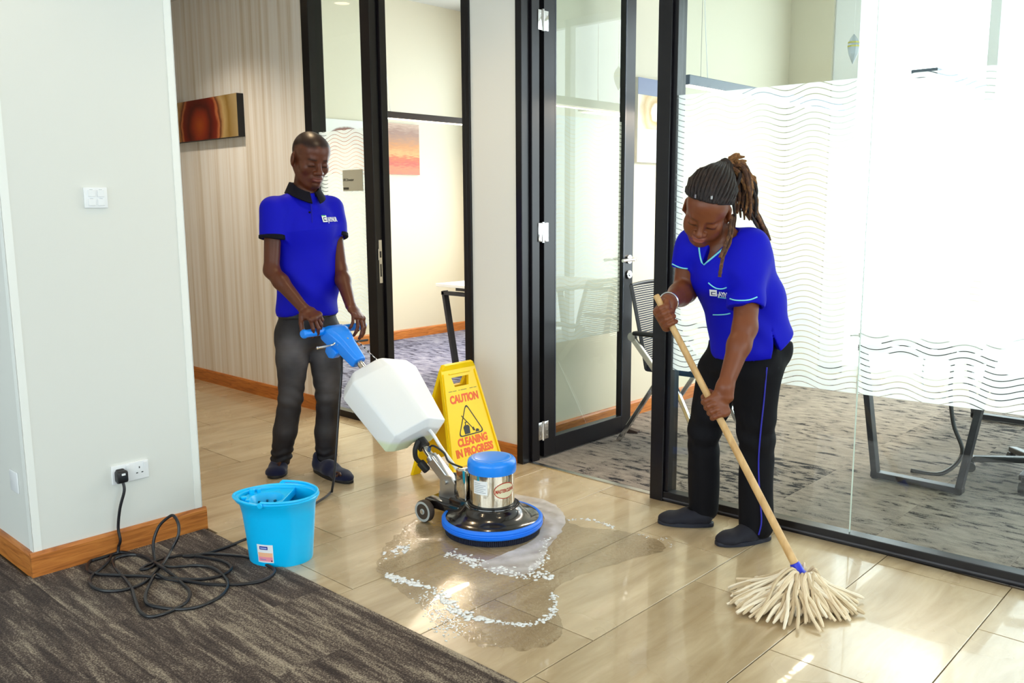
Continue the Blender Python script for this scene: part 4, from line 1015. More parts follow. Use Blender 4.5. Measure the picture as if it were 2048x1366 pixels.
# ------------------------------------------------------------------ floor scrubber
def build_scrubber():
    root = empty('floor_scrubber', (-2.574,2.635,0), math.atan2(.06,1.026)); tag(root, 'single-disc floor scrubber with white tank, steel motor and blue bumper', 'floor scrubber')
    blue = mat('blue_machine_plastic', rgb(0,136,250), .35, coat=.2); blk = mat('black_gloss_shroud', rgb(22,17,17), .16, spec=.6, coat=.4); rub = mat('blue_bumper_rubber', rgb(0,118,246), .42)
    steel = mat('polished_steel', rgb(214,208,196), .07, metal=1); alu = mat('cast_aluminium', rgb(190,192,195), .3, metal=1, bump=(200,.1,.001))
    # brush, bumper, shroud
    br = MB().lathe([(.15,.001),(.203,.001),(.206,.012),(.200,.034),(.1,.036)], 64).build('brush', mat('dark_bristle', rgb(14,20,44), .8, bump=(300,.8,.004)), root, smooth=True)
    b = MB()
    for i in range(150):
        a = 2*math.pi*i/150; r = .2035
        b.box((r-.004,-.003,.001),(r+.0045,.003,.03),0,Matrix.Rotation(a,4,'Z'))
    b.build('bristle_row', mat('dark_bristle'), br)
    MB().lathe([(.196,.032),(.216,.030),(.2215,.036),(.2225,.042),(.2205,.044),(.2225,.046),(.2225,.051),(.2205,.053),(.2225,.055),(.222,.062),(.215,.068),(.203,.067)], 96, cap=False).build('bumper_ring', rub, root, smooth=50)
    MB().lathe([(.205,.060),(.206,.066),(.198,.072),(.180,.078),(.160,.086),(.143,.096),(.130,.108),(.124,.116),(.120,.119),(.120,.1215),(.114,.1225),(.113,.126),(.104,.127),(.05,.127)], 96).build('shroud', blk, root, smooth=40)
    MB().lathe([(.1035,.124),(.1075,.124),(.1075,.130),(.099,.131)], 72, cap=False).build('base_ring', black_plastic, root, smooth=40)
    # motor
    mo = MB().lathe([(.0975,.126),(.0975,.282)], 96, cap=False).build('motor_housing', steel, root, smooth=True)
    cap = MB().lathe([(.090,.268),(.1045,.270),(.1065,.278),(.1065,.308),(.104,.320),(.096,.329),(.086,.3315),(.083,.3295),(.080,.3315),(.070,.3335),(.001,.3345)], 96).build('motor_cap', blue, root, smooth=35)
    MB().lathe([(.080,.3310),(.0835,.3318),(.0865,.3312)], 72, cap=False).build('scuffed_rim', mat('pale_scuff', rgb(120,170,235), .5), cap, smooth=True)
    # printed oval badge and paper rating label wrapped on the housing
    def patch(name, a0, a1, z0, z1, m, r, oval=False, parent=mo, n=28):
        bm_ = MB(); t = bmesh.new()
        if oval:
            ac, zc = (a0+a1)/2, (z0+z1)/2
            c = t.verts.new((r*math.cos(ac), r*math.sin(ac), zc)); ring = []
            for i in range(40):
                q = 2*math.pi*i/40; a = ac+(a1-a0)/2*math.cos(q); ring.append(t.verts.new((r*math.cos(a), r*math.sin(a), zc+(z1-z0)/2*math.sin(q))))
            mid = [t.verts.new((r*math.cos(ac+(a1-a0)/4*math.cos(2*math.pi*i/40)), r*math.sin(ac+(a1-a0)/4*math.cos(2*math.pi*i/40)), zc+(z1-z0)/4*math.sin(2*math.pi*i/40))) for i in range(40)]
            for i in range(40): t.faces.new((c, mid[i], mid[(i+1)%40])); t.faces.new((mid[i], ring[i], ring[(i+1)%40], mid[(i+1)%40]))
        else:
            lo = [t.verts.new((r*math.cos(a0+(a1-a0)*i/n), r*math.sin(a0+(a1-a0)*i/n), z0)) for i in range(n+1)]; hi = [t.verts.new((r*math.cos(a0+(a1-a0)*i/n), r*math.sin(a0+(a1-a0)*i/n), z1)) for i in range(n+1)]
            for i in range(n): t.faces.new((lo[i],lo[i+1],hi[i+1],hi[i]))
        return bm_.merge(t).build(name, m, parent, smooth=True)
    va = math.atan2(-2.635, 2.574)-root.rotation_euler.z         # direction of the lens seen from the motor
    red = mat('red_print', rgb(176,52,28), .5); cre = mat('cream_print', rgb(232,224,190), .5)
    bc = va+.62; patch('badge_rim', bc-.55, bc+.55, .168, .240, red, .0980, True); patch('badge', bc-.515, bc+.515, .172, .236, cre, .0984, True)
    # lettering bent round the housing
    cu = bpy.data.curves.new('badge_lettering','FONT'); cu.body = 'MASTERCLEAN'; cu.size = .0215; cu.align_x = 'CENTER'; cu.align_y = 'CENTER'; cu.offset = .0008; cu.resolution_u = 2
    o = bpy.data.objects.new('tmp', cu); C.objects.link(o); bpy.context.view_layer.update(); me = bpy.data.meshes.new_from_object(o.evaluated_get(bpy.context.evaluated_depsgraph_get())); bpy.data.objects.remove(o)
    bmx = bmesh.new(); bmx.from_mesh(me); bmesh.ops.triangulate(bmx, faces=bmx.faces[:])
    xs = [v.co.x for v in bmx.verts]; wd = max(xs)-min(xs); k = .094/wd
    bmesh.ops.subdivide_edges(bmx, edges=[e for e in bmx.edges if e.calc_length() > .006], cuts=1)
    for v_ in bmx.verts:
        a = bc+v_.co.x*k/.0984; z = .204+v_.co.y+(v_.co.x*k)*.06; v_.co = Vector((.0990*math.cos(a), .0990*math.sin(a), z))
    bmx.to_mesh(me); bmx.free(); me.materials.clear(); me.materials.append(red); me.name = 'badge_lettering'; link('badge_lettering', me, mo)
    lc = va-.56; lb = patch('rating_label', lc-.36, lc+.36, .188, .248, white_plastic, .0981)
    ink = mat('grey_ink', rgb(110,120,135), .6)
    for i in range(6): patch('print_line', lc-.30, lc+.30-(.12 if i%2 else .02)-.16*(i == 5), .197+i*.0078, .1986+i*.0078, ink, .0984, parent=lb, n=10)
    # switch box, hinge bracket
    MB().box((-.165,-.055,.118),(-.105,.045,.262),.006,seg=3).build('junction_box', steel, root, smooth=40)
    hb = MB().box((-.30,-.030,.09),(-.16,.030,.125),.006).prism([(-.285,.10),(-.195,.10),(-.195,.175),(-.215,.205),(-.255,.205),(-.285,.175)], -.034, -.026, Matrix(((1,0,0,0),(0,0,1,0),(0,1,0,0),(0,0,0,1)))).prism([(-.285,.10),(-.195,.10),(-.195,.175),(-.215,.205),(-.255,.205),(-.285,.175)], .026, .034, Matrix(((1,0,0,0),(0,0,1,0),(0,1,0,0),(0,0,0,1)))).build('hinge_bracket', alu, root)
    MB().cyl((-.250,-.044,.175),(-.250,.044,.175),.011).build('hinge_bolt', brushed, hb, smooth=True)
    bk = MB().box((-.34,-.085,.055),(-.12,.085,.098),.012).box((-.20,-.07,.045),(-.08,.07,.125),.012).build('wheel_carrier', blk, root, smooth=40)
    MB().cyl((-.300,-.125,.052),(-.300,.125,.052),.008).build('axle', brushed, bk)
    gr = mat('grey_wheel_plastic', rgb(176,182,182), .5); tr = mat('dark_tyre', rgb(66,54,44), .7)
    for s in (-1,1):
        Mw = Matrix.Translation((-.300,s*.118,.052)) @ Matrix.Rotation(-s*math.pi/2,4,'X')
        wh = MB().lathe([(.010,-.016),(.046,-.016),(.050,-.010),(.050,.010),(.046,.016),(.044,.016)], 40, Mw).build('wheel', tr, root, smooth=40)
        MB().lathe([(.045,.012),(.0465,.017),(.036,.017),(.033,.008),(.014,.008),(.013,.018),(.004,.019)], 40, Mw, cap=False).build('hub_cap', gr, wh, smooth=40)
        MB().lathe([(.0005,.022),(.008,.021),(.009,.012)], 20, Mw, cap=False).build('axle_nut', brushed, wh, smooth=True)
    # handle tube; t runs up the tube, n stands on it
    A = Vector((-.245,0,.165)); D = Vector((-1.035,0,.800)); t = (D-A).normalized(); n = Vector((-t.z*-1,0,-t.x*-1)); n = Vector((t.z,0,-t.x)); L = (D-A).length; Y = Vector((0,1,0))
    P = lambda s, y, h: A+t*s+Y*y+n*h
    MB().cyl(P(.0,0,0), P(L-.06,0,0), .0165, n=24).build('handle_tube', steel, root, smooth=True)
    sl = MB().bar(P(-.01,0,0), P(.15,0,0), .052, .048, (0,1,0), .006).build('tube_sleeve', alu, root)
    MB().cyl(P(.16,0,0), P(.135,0,0), .027, n=24).cyl(P(.145,-.03,0),P(.145,.03,0),.006,n=10).build('sleeve_clamp', alu, sl, smooth=40)
    # tank
    tank_m = mat('milky_polyethylene', rgb(230,233,236), .38, spec=.4); nt = tank_m.node_tree; bs = nt.nodes['Principled BSDF']
    bs.inputs['Subsurface Weight'].default_value = .25; bs.inputs['Subsurface Radius'].default_value = (.02,.02,.02)
    tc = N(nt,'ShaderNodeTexCoord'); sp = N(nt,'ShaderNodeSeparateXYZ'); nt.links.new(tc.outputs['Object'], sp.inputs[0])
    mr = N(nt,'ShaderNodeMapRange'); mr.inputs[1].default_value = .355; mr.inputs[2].default_value = .335; nt.links.new(sp.outputs[2], mr.inputs[0])
    cr = N(nt,'ShaderNodeValToRGB'); cr.color_ramp.elements[0].color = rgb(230,233,236); cr.color_ramp.elements[1].color = rgb(214,226,196); nt.links.new(mr.outputs[0], cr.inputs[0]); nt.links.new(cr.outputs[0], bs.inputs['Base Color'])
    def sec(s, sy0, sy1, k):
        return [P(s, sy0, -.055*k), P(s, sy0, .050*k), P(s, sy0*.96, .062*k), P(s, sy0*.13, .128*k), P(s, .005, .132*k), P(s, sy1*.12, .128*k), P(s, sy1*.97, .078*k), P(s, sy1, .066*k), P(s, sy1, -.055*k), P(s, .05, -.06*k), P(s, .03, -.01), P(s, -.03, -.01), P(s, -.05, -.06*k)]
    s1 = .262; s2 = .695
    tk = MB().loft([sec(s1,-.135,.10,.70), sec(s1+.022,-.165,.150,1.0), sec(s2-.07,-.178,.225,1.06), sec(s2-.012,-.135,.205,.96), sec(s2,-.11,.18,.80)])
    bmesh.ops.bevel(tk.bm, geom=[e for e in tk.bm.edges], offset=.005, segments=3, profile=.5, affect='EDGES')
    tk.build('solution_tank', tank_m, root, smooth=55)
    MB().cyl(P(s2-.005,0,0),P(s2+.03,0,0),.034,n=8).bar(P(s2+.0,-.02,-.02),P(s2+.03,-.03,-.03),.05,.03).build('tank_collar', black_plastic, root)
    cl = MB().cyl(P(s1-.045,0,0),P(s1-.005,0,0),.030,n=20).tube(smoothpath([P(s1-.02,-.035,.03),P(s1-.04,-.055,0),P(s1-.065,-.05,-.035),P(s1-.09,-.03,-.05)],5),.0115,10).build('tank_clamp', black_rubber, root, smooth=50)
    MB().bar(P(s1-.085,-.035,-.045),P(s1-.14,-.02,-.055),.034,.03,(0,1,0),.008).build('valve_knob', black_rubber, cl, smooth=50)
    MB().tube(smoothpath([P(s1+.02,.03,.06),P(s1-.03,.035,.06),P(s1-.10,.03,.055),P(.05,.02,.06),Vector((-.19,.02,.20)),Vector((-.13,.02,.17))],6),.008,10).build('feed_hose', white_plastic, root, smooth=True)
    MB().tube(smoothpath([P(s1-.07,-.005,.02),P(s1-.085,-.01,.06),P(s1-.15,-.01,.085),P(.06,-.02,.085),Vector((-.15,-.03,.262))],6),.0048,8).build('control_cable', black_plastic, root, smooth=True)
    MB().cyl(P(s1-.078,-.005,.014),P(s1-.070,-.005,.034),.008,n=12).build('cable_gland', mat('blue_grey_fitting', rgb(70,95,130), .4), root)
    # blue operating head with grips and levers
    def hsec(s, w0, w1, h0, h1): return [P(s,-w0,-h0),P(s,-w0*1.0,h1*.6),P(s,-w0*.6,h1),P(s,w1*.6,h1),P(s,w1,h1*.6),P(s,w1,-h0),P(s,w1*.5,-h0*1.15),P(s,-w0*.5,-h0*1.15)]
    hh = MB().loft([hsec(L-.235,.030,.030,.028,.028), hsec(L-.225,.034,.034,.030,.032), hsec(L-.11,.050,.048,.034,.036), hsec(L-.06,.066,.060,.042,.040), hsec(L-.015,.078,.070,.040,.036), hsec(L+.012,.070,.062,.026,.024)])
    bmesh.ops.bevel(hh.bm, geom=hh.bm.edges[:], offset=.005, segments=2, profile=.5, affect='EDGES')
    hd = hh.build('operating_head', blue, root, smooth=50)
    MB().prism([(L-.13,-.03),(L-.045,-.03),(L-.06,-.085),(L-.10,-.092),(L-.125,-.07)], -.062, -.018, Matrix(((t.x,n.x,0,A.x),(0,0,1,0),(t.z,n.z,0,A.z),(0,0,0,1))), bev=.006).build('trigger_guard', blue, hd, smooth=50)
    for s in (-1,1):
        g = MB().cyl((D.x,.06*s,D.z),(D.x,.185*s,D.z),.0195,n=24,bev=.004).lathe([(.0195,0),(.0225,.003),(.0225,.012),(.018,.019),(.001,.021)], 24, Matrix.Translation((D.x,.178*s,D.z)) @ Matrix.Rotation(-s*math.pi/2,4,'X')).build('grip', blue, root, smooth=40)
    q = Vector((D.x+.06,0,D.z-.062))
    MB().tube([q+Vector((.012,-.05,.012)), q+Vector((.0,-.058,.0)), q+Vector((-.006,-.075,-.004)), q+Vector((-.008,-.15,-.006))], .0062, 10).lathe([(.0005,-.009),(.009,0),(.0005,.009)], 12, Matrix.Translation(q+Vector((-.008,-.15,-.006)))).build('lever', chrome, root, smooth=True)
    MB().tube([q+Vector((.012,.05,.012)), q+Vector((.0,.058,.0)), q+Vector((-.006,.075,-.004)), q+Vector((-.008,.17,-.006))], .0062, 10).build('lever', black_plastic, root, smooth=True)
    MB().lathe([(.0005,.003),(.006,.002),(.006,0)], 16, frame_matrix(P(L-.10,-.052,.005), t, n)).build('screw', brushed, hd); MB().lathe([(.0005,.003),(.005,.002),(.005,0)], 16, frame_matrix(P(L-.10,.0,.0375), t, Y)).build('screw', brushed, hd)
    # beaded release cable behind the head
    pts = smoothpath([P(L-.10,.055,.02),P(L-.17,.062,.03),P(L-.26,.058,.045),P(s2-.01,.05,.07)],6)
    MB().tube(pts,.0022,6).build('release_cable', chrome, root)
    b = MB()
    for i in range(2,len(pts)-2,2): b.cyl(pts[i],pts[i].lerp(pts[i+1],.45),.0042,n=8)
    b.build('cable_bead', black_plastic, root)
    MB().cyl(pts[-5],pts[-1],.005,n=8).build('cable_end', brushed, root)
build_scrubber()
# ------------------------------------------------------------------ power cord
def cord():
    root = empty('power_cord', (-3.42,1.45,0)); tag(root, 'long black power cord lying in tangled loops on the brown carpet', 'power cord'); inv = Matrix.Translation((3.42,-1.45,0))
    def g(X, Y, z=.0): # photo point on the floor at height z
        x = 150+X/3.7236; y = 900+Y/3.7236; d = _f+_r*((x-1024)/FPX)-_u*((y-683)/FPX); k = (z+.009-CAMH)/d.z; return Vector((0,0,CAMH))+d*k
    P = []
    pl = Vector((-3.505,1.437,.305))
    P += [pl, Vector((-3.497,1.436,.27)), Vector((-3.503,1.416,.20)), Vector((-3.508,1.405,.12)), Vector((-3.50,1.405,.06)), g(290,760)]
    P += [g(*q) for q in ((250,830),(190,890),(120,950),(118,1010),(200,1050),(330,1052),(440,1025),(540,975),(610,900),(660,840,.015))]
    dl = (g(600,790)-Vector((0,0,CAMH))).dot(_f)
    P += [at(150+X/3.7236,900+Y/3.7236,dl+dd) for X, Y, dd in ((715,745,-.02),(765,650,-.01),(772,560,0),(735,490,.0),(690,505,.0),(625,570,.0),(585,680,-.01))]
    P += [g(*q) for q in ((588,790,.012),(600,850),(560,880),(490,893),(540,860),(640,812,.01),(760,790),(880,790),(1000,810),(1110,835),(1165,880),(1110,930),(1000,960),(880,968),(700,960),(520,940,.01),(330,938),(180,930),(100,905),(100,850),(180,790),(300,762),(420,775),(560,820),(660,880,.02),(730,935),(800,1000),(855,1060),(835,1130),(760,1180),(660,1225),(550,1245),(480,1200),(445,1110),(420,1030),(360,950),(300,880,.01),(290,820),(400,785),(520,795),(610,850),(700,870,.015),(850,865),(1000,875),(1095,930),(1140,1000),(1110,1070),(1030,1125),(900,1175),(760,1190),(600,1170),(530,1140),(535,1050),(600,930,.012),(680,960,.012),(820,980),(1000,1003),(1200,1005),(1370,985),(1460,945),(1485,900),(1430,860),(1340,820),(1265,797),(1130,783),(960,778),(800,790,.012),(900,790),(1030,760),(1150,718),(1255,675),(1400,620),(1560,560),(1700,480),(1795,400),(1870,350),(1912,310))]
    P += [at(664,981,4.33), at(668,955,4.315), at(671,920,4.31), at(675,860,4.31), at(679,800,4.31), at(683,745,4.31), at(684,712,4.34), Vector((-3.50,2.56,.735))]
    sp = smoothpath(P,6)
    for i, p in enumerate(sp):
        if p.z < .0115: p.z = .0115
        if 1.05 < p.y < 1.82 and p.x < -3.514 and p.z < .29: p.x = -3.514
    o = MB().tube(sp,.0062,8).build('cable', mat('black_cable', rgb(20,20,26), .38), root, smooth=True); o.matrix_parent_inverse = inv
    c = MB().box((-3.535,1.415,.302),(-3.495,1.459,.352),.009,seg=3).box((-3.535,1.420,.296),(-3.515,1.454,.356),.006).build('plug', black_plastic, root, smooth=50); c.matrix_parent_inverse = inv
    MB().box((-3.5,1.430,.334),(-3.4945,1.446,.343),.001).build('fuse_cover', white_plastic, c)
cord()
# ------------------------------------------------------------------ wall plates
def plate(name, label, cat, M, w, h, t=.009):
    r = empty(name); r.matrix_world = M; tag(r, label, cat); MB().box((-w/2,-h/2,0),(w/2,h/2,t),.003,seg=3).build('faceplate', white_plastic, r, smooth=40); return r
so = plate('wall_socket', 'white double wall socket with a black plug in one side', 'wall socket', frame_matrix((-3.54,1.482,.332),(0,1,0),(0,0,1)), .153, .078)
for x in (-.037,.037):
    for (dx, dy, w_, h_) in ((0,.012,.004,.008),(-.011,-.010,.008,.004),(.011,-.010,.008,.004)): MB().box((x+dx-w_/2,dy-h_/2,.0085),(x+dx+w_/2,dy+h_/2,.0093)).build('pin_hole', black_plastic, so)
for x in (-.012,.062): MB().box((x-.007,.014,.009),(x+.007,.032,.0125),.0015).build('rocker', white_plastic, so)
sw = plate('light_switch', 'white square light switch plate high on the white column', 'light switch', frame_matrix((-3.54,1.4285,1.449),(0,1,0),(0,0,1)), .088, .080, .011)
for x in (-.018,.018):
    for y in (-.017,.017): MB().box((x-.014,y-.013,.0105),(x+.014,y+.013,.0145),.002,Matrix.Rotation(.03,4,'X')).build('rocker', white_plastic, sw); MB().box((x-.006,y+.0135,.0105),(x+.006,y+.0143,.0118)).build('mark', mat('grey_ink'), sw)
plate('blank_plate', 'white blank wall plate low on the narrow end of the column', 'wall plate', frame_matrix((-3.675,1.093,.355),(1,0,0),(0,0,1)), .085, .085, .006)
pl_ = MB().box((-4.738,WY+.031,1.507),(-4.532,WY+.0375,1.642),.001).build('name_plate', mat('brushed_sign', rgb(196,197,182), .4)); tag(pl_, 'small grey square name plate reading HR Director on the office glass', 'name plate')
dk = mat('sign_ink', rgb(70,70,62), .5)
text_obj('lettering', 'HR Director', .024, dk, pl_, frame_matrix((-4.733,WY+.0305,1.578),(1,0,0),(0,0,1)), .0004, .9, 'LEFT')
MB().box((-4.732,WY+.0300,1.517),(-4.676,WY+.0311,1.531)).build('lettering', dk, pl_)
# ------------------------------------------------------------------ caution sign
def sign():
    root = empty('caution_sign', (-3.285,3.11,0)); tag(root, 'yellow A-frame caution sign behind the scrubber', 'caution sign'); yl = mat('yellow_plastic', rgb(255,214,0), .38, spec=.4); inv = Matrix.Translation((3.285,-3.11,0))
    red = mat('orange_red_print', rgb(236,92,20), .5); blk = mat('black_print', rgb(28,30,30), .5)
    Yc = 3.11; top = .600
    def panel(xf, name):
        # local x: along Y, local y: up the slope, z: outwards
        foot = Vector((xf,Yc,0)); ap = Vector((-3.285,Yc,top)); up = (ap-foot); Ls = up.length; up.normalize(); xa = Vector((0,1,0)) if xf > -3.285 else Vector((0,-1,0))
        M = frame_matrix(foot, xa, up)
        wb, wt, th = .195, .118, .018
        hw = lambda y: wb+(wt-wb)*y/Ls
        outl = [(-wb,0),(-wb*.74,0),(-wb*.62,.045),(-wb*.4,.068),(wb*.4,.068),(wb*.62,.045),(wb*.74,0),(wb,0),(hw(Ls-.03),Ls-.03),(hw(Ls)-.02,Ls),(-hw(Ls)+.02,Ls),(-hw(Ls-.03),Ls-.03)]
        hole = [(-.05,Ls-.125),(.05,Ls-.125),(.062,Ls-.075),(-.062,Ls-.075)]
        t = bmesh.new()
        def loop(pts, z): return [t.verts.new((x,y,z)) for x, y in pts]
        for z in (-th,0):
            a = loop(outl,z); h = loop(hole,z); es = []
            for l in (a,h):
                for i in range(len(l)): es.append(t.edges.new((l[i],l[(i+1)%len(l)])))
            bmesh.ops.triangle_fill(t, use_beauty=True, use_dissolve=False, edges=es)
            if z < 0: a0, h0 = a, h
        for l0, l1 in ((a0,a),(h0,h)):
            for i in range(len(l0)): t.faces.new((l0[i],l0[(i+1)%len(l0)],l1[(i+1)%len(l1)],l1[i]))
        o = MB().merge(t, M).build(name, yl, root, smooth=30); o.matrix_parent_inverse = inv
        # raised edge rib round the face
        for sx in (-1,1):
            MB().bar(M@Vector((sx*(wb-.012),.01,.002)), M@Vector((sx*(hw(Ls-.05)-.012),Ls-.05,.002)), .010, .010, M.col[2].to_3d(), .003).build('edge_rib', yl, o)
        MB().bar(M@Vector((-.075,Ls-.055,.001)), M@Vector((.075,Ls-.055,.001)), .008,.008,M.col[2].to_3d(),.003).build('edge_rib', yl, o)
        return o, M, Ls
    f, M, Ls = panel(-3.118, 'front_panel'); bk, M2, _ = panel(-3.452, 'back_panel')
    for s in (-1,1): MB().cyl((-3.285,Yc+s*.085,top-.012),(-3.285,Yc+s*.055,top-.012),.012,n=14).build('hinge', yl, root, smooth=True).matrix_parent_inverse = inv
    T = lambda x, y: M @ Matrix.Translation((x,y,.0006))
    text_obj('lettering', 'CAUTION', .056, red, f, T(0,.432), .0026, .80)
    text_obj('lettering', 'CLEANING', .056, red, f, T(0,.208), .0026, .78)
    text_obj('lettering', 'IN PROGRESS', .056, red, f, T(0,.155), .0026, .80)
    for x0, x1 in ((-.10,-.075),(-.07,-.045),(-.03,-.022),(-.015,.028),(.05,.075),(.08,.10)): MB().box((x0,.476,.0004),(x1,.4785,.001),0,M).build('pen_mark', blk, f)
    # triangle with rounded corners and machine pictogram
    tri = [Vector((0,.402,.0012)),Vector((-.090,.240,.0012)),Vector((.090,.240,.0012))]; path = []
    for i in range(3):
        a, b, c = tri[i-1], tri[i], tri[(i+1)%3]; u = (a-b).normalized()*.028; v_ = (c-b).normalized()*.028
        for k in range(7):
            q = k/6; path.append((b+u)*(1-q)**2+b*2*q*(1-q)+(b+v_)*q*q)
    t = bmesh.new(); inn = []; cen = sum(tri, Vector())/3
    n = len(path); out_v = [t.verts.new(p+(p-cen).normalized()*.004) for p in path]; in_v = [t.verts.new(p-(p-cen).normalized()*.005) for p in path]
    for i in range(n): t.faces.new((out_v[i],out_v[(i+1)%n],in_v[(i+1)%n],in_v[i]))
    MB().merge(t, M).build('warning_triangle', blk, f)
    M = M @ Matrix.Translation((0,.062,0)) @ Matrix.Diagonal((.9,.9,1,1)) @ Matrix.Translation((0,0,0))
    b = MB(); b.prism([(-.05,.205),(-.01,.205),(-.006,.245),(-.016,.256),(-.044,.256),(-.054,.245)], .0006, .0014, M); b.box((-.036,.256,.0006),(-.030,.275,.0014),0,M); b.box((-.036,.270,.0006),(-.016,.275,.0014),0,M); b.bar(M@Vector((-.052,.315,.001)),M@Vector((.022,.225,.001)),.004,.0012,M.col[2].to_3d()); b.prism([(.012,.232),(.024,.238),(.034,.214),(.018,.216)], .0006, .0014, M); b.prism([(.034,.205),(.066,.205),(.058,.220),(.042,.222)], .0006, .0014, M)
    for i in range(4): b.box((-.048+.018*i,.197,.0006),(-.044+.018*i,.200,.0014),0,M)
    b.build('pictogram', blk, f)
sign()
# ------------------------------------------------------------------ mop bucket
def bucket():
    root = empty('mop_bucket', (-2.995,1.837,0), math.radians(40)); root.scale = (.925,.925,1); tag(root, 'turquoise blue oval plastic mop bucket with wringer beside the cord', 'bucket')
    m = mat('turquoise_plastic', rgb(0,190,252), .32, spec=.5); nb_ = 56
    def ring(z, rx, ry, sp=0.): # spout towards local -x
        out = []
        for i in range(nb_):
            a = 2*math.pi*i/nb_; c, s = math.cos(a), math.sin(a); k = max(0,-c)**6
            out.append(Vector((rx*c-sp*k, ry*s, z)))
        return out
    H = .262
    outer = [(.004,.128,.104,0),(.0,.134,.110,0),(.008,.138,.114,0),(.10,.146,.122,0),(.20,.155,.131,.004),(H-.02,.160,.136,.012),(H-.012,.168,.144,.022),(H,.171,.147,.026),(H+.004,.167,.143,.024)]
    inner = [(H,.158,.134,.014),(.20,.150,.126,.0),(.05,.138,.114,0),(.012,.130,.106,0)]
    MB().loft([ring(0.001,.05,.04)]+[ring(*q) for q in outer]+[ring(*q) for q in inner]+[ring(.012,.02,.02)]).build('bucket_body', m, root, smooth=50)
    MB().tube([p+Vector((0,0,.001)) for p in ring(H+.003,.170,.146,.026)], .0062, 8, closed=True).build('rim', m, root, smooth=True)
    # wringer insert over the spout half: a plate with a sunk cone
    cx, cr = -.052, .075; t = bmesh.new(); out = []; N_ = 48
    for i in range(N_):
        a = 2*math.pi*i/N_; c, s = math.cos(a), math.sin(a)
        x = .155*c; y = .131*s
        if x > .035: x = .035; y = max(-.126,min(.126, y*1.0))
        out.append((x,y))
    prof = [(1,None),(None,(cr,H-.010)),(None,(cr-.006,H-.018)),(None,(.045,H-.085)),(None,(.03,H-.115))]
    R = [[t.verts.new((x,y,H-.008)) for x, y in out]]
    for _, q in prof[1:]: R.append([t.verts.new((cx+q[0]*math.cos(2*math.pi*i/N_), q[0]*math.sin(2*math.pi*i/N_), q[1])) for i in range(N_)])
    for a, b in zip(R, R[1:]):
        for i in range(N_): t.faces.new((a[i],a[(i+1)%N_],b[(i+1)%N_],b[i]))
    t.faces.new(R[-1])
    wr = MB().merge(t).build('wringer', m, root, smooth=40)
    MB().box((.030,-.128,H-.035),(.036,.128,H-.004),.002).build('wringer_edge', m, wr)
    for i in range(10):
        a = 2*math.pi*i/10; MB().box((.050,-.004,H-.06),(.0615,.004,H-.035),.001,Matrix.Translation((cx,0,0)) @ Matrix.Rotation(a,4,'Z')).build('drain_slot', mat('dark_slot', rgb(0,96,128), .5), wr)
    for s in (-1,1): MB().cyl((-.135,s*.05,H-.012),(-.135,s*.05,H+.012),.012,n=14,bev=.003).cyl((-.112,s*.072,H-.012),(-.112,s*.072,H+.006),.009,n=12,bev=.002).build('wringer_lug', m, wr, smooth=40)
    # bail handle folded along the rim
    bl = [Vector((.168*math.cos(a), .150*math.sin(a), H+.016-.004*math.cos(a))) for a in [math.radians(q) for q in range(-100,101,8)]]
    MB().tube(bl,.0055,8).build('bail_handle', m, root, smooth=True)
    for s in (-1,1): MB().cyl((-.03,s*.143,H+.006),(-.03,s*.160,H+.006),.012,n=16,bev=.003).build('handle_pivot', m, root, smooth=40)
    # sticker
    va = math.atan2(-1.837,3.013)-math.radians(40)-.55
    def patch(name, a0, a1, z0, z1, mm, off, parent):
        t = bmesh.new(); n = 12; rows = []
        for z in (z0,z1):
            k = z/.10; rx = .138+(.146-.138)*min(1,(z-.008)/.092)+off; ry = rx-.024
            rows.append([t.verts.new((rx*math.cos(a0+(a1-a0)*i/n), ry*math.sin(a0+(a1-a0)*i/n), z)) for i in range(n+1)])
        for i in range(n): t.faces.new((rows[0][i],rows[0][i+1],rows[1][i+1],rows[1][i]))
        return MB().merge(t).build(name, mm, parent, smooth=True)
    st = patch('sticker', va-.26, va+.26, .022, .098, white_plastic, .0010, root)
    patch('sticker_print', va-.235, va+.235, .027, .046, mat('pink_print', rgb(244,150,170), .5), .0014, st); patch('sticker_print', va-.235, va+.235, .046, .064, mat('peach_print', rgb(250,190,150), .5), .0014, st)
    patch('sticker_print', va-.17, va+.10, .077, .091, mat('blue_print', rgb(20,40,150), .5), .0015, st); patch('sticker_print', va-.14, va+.07, .081, .086, mat('pale_blue_print', rgb(170,190,240), .5), .0018, st); patch('sticker_print', va+.18, va+.22, .027, .033, mat('plum_print', rgb(90,20,50), .5), .0018, st)
    patch('sticker_print', va-.18, va+.02, .034, .037, mat('blue_grey_print', rgb(130,140,190), .5), .0018, st)
bucket()
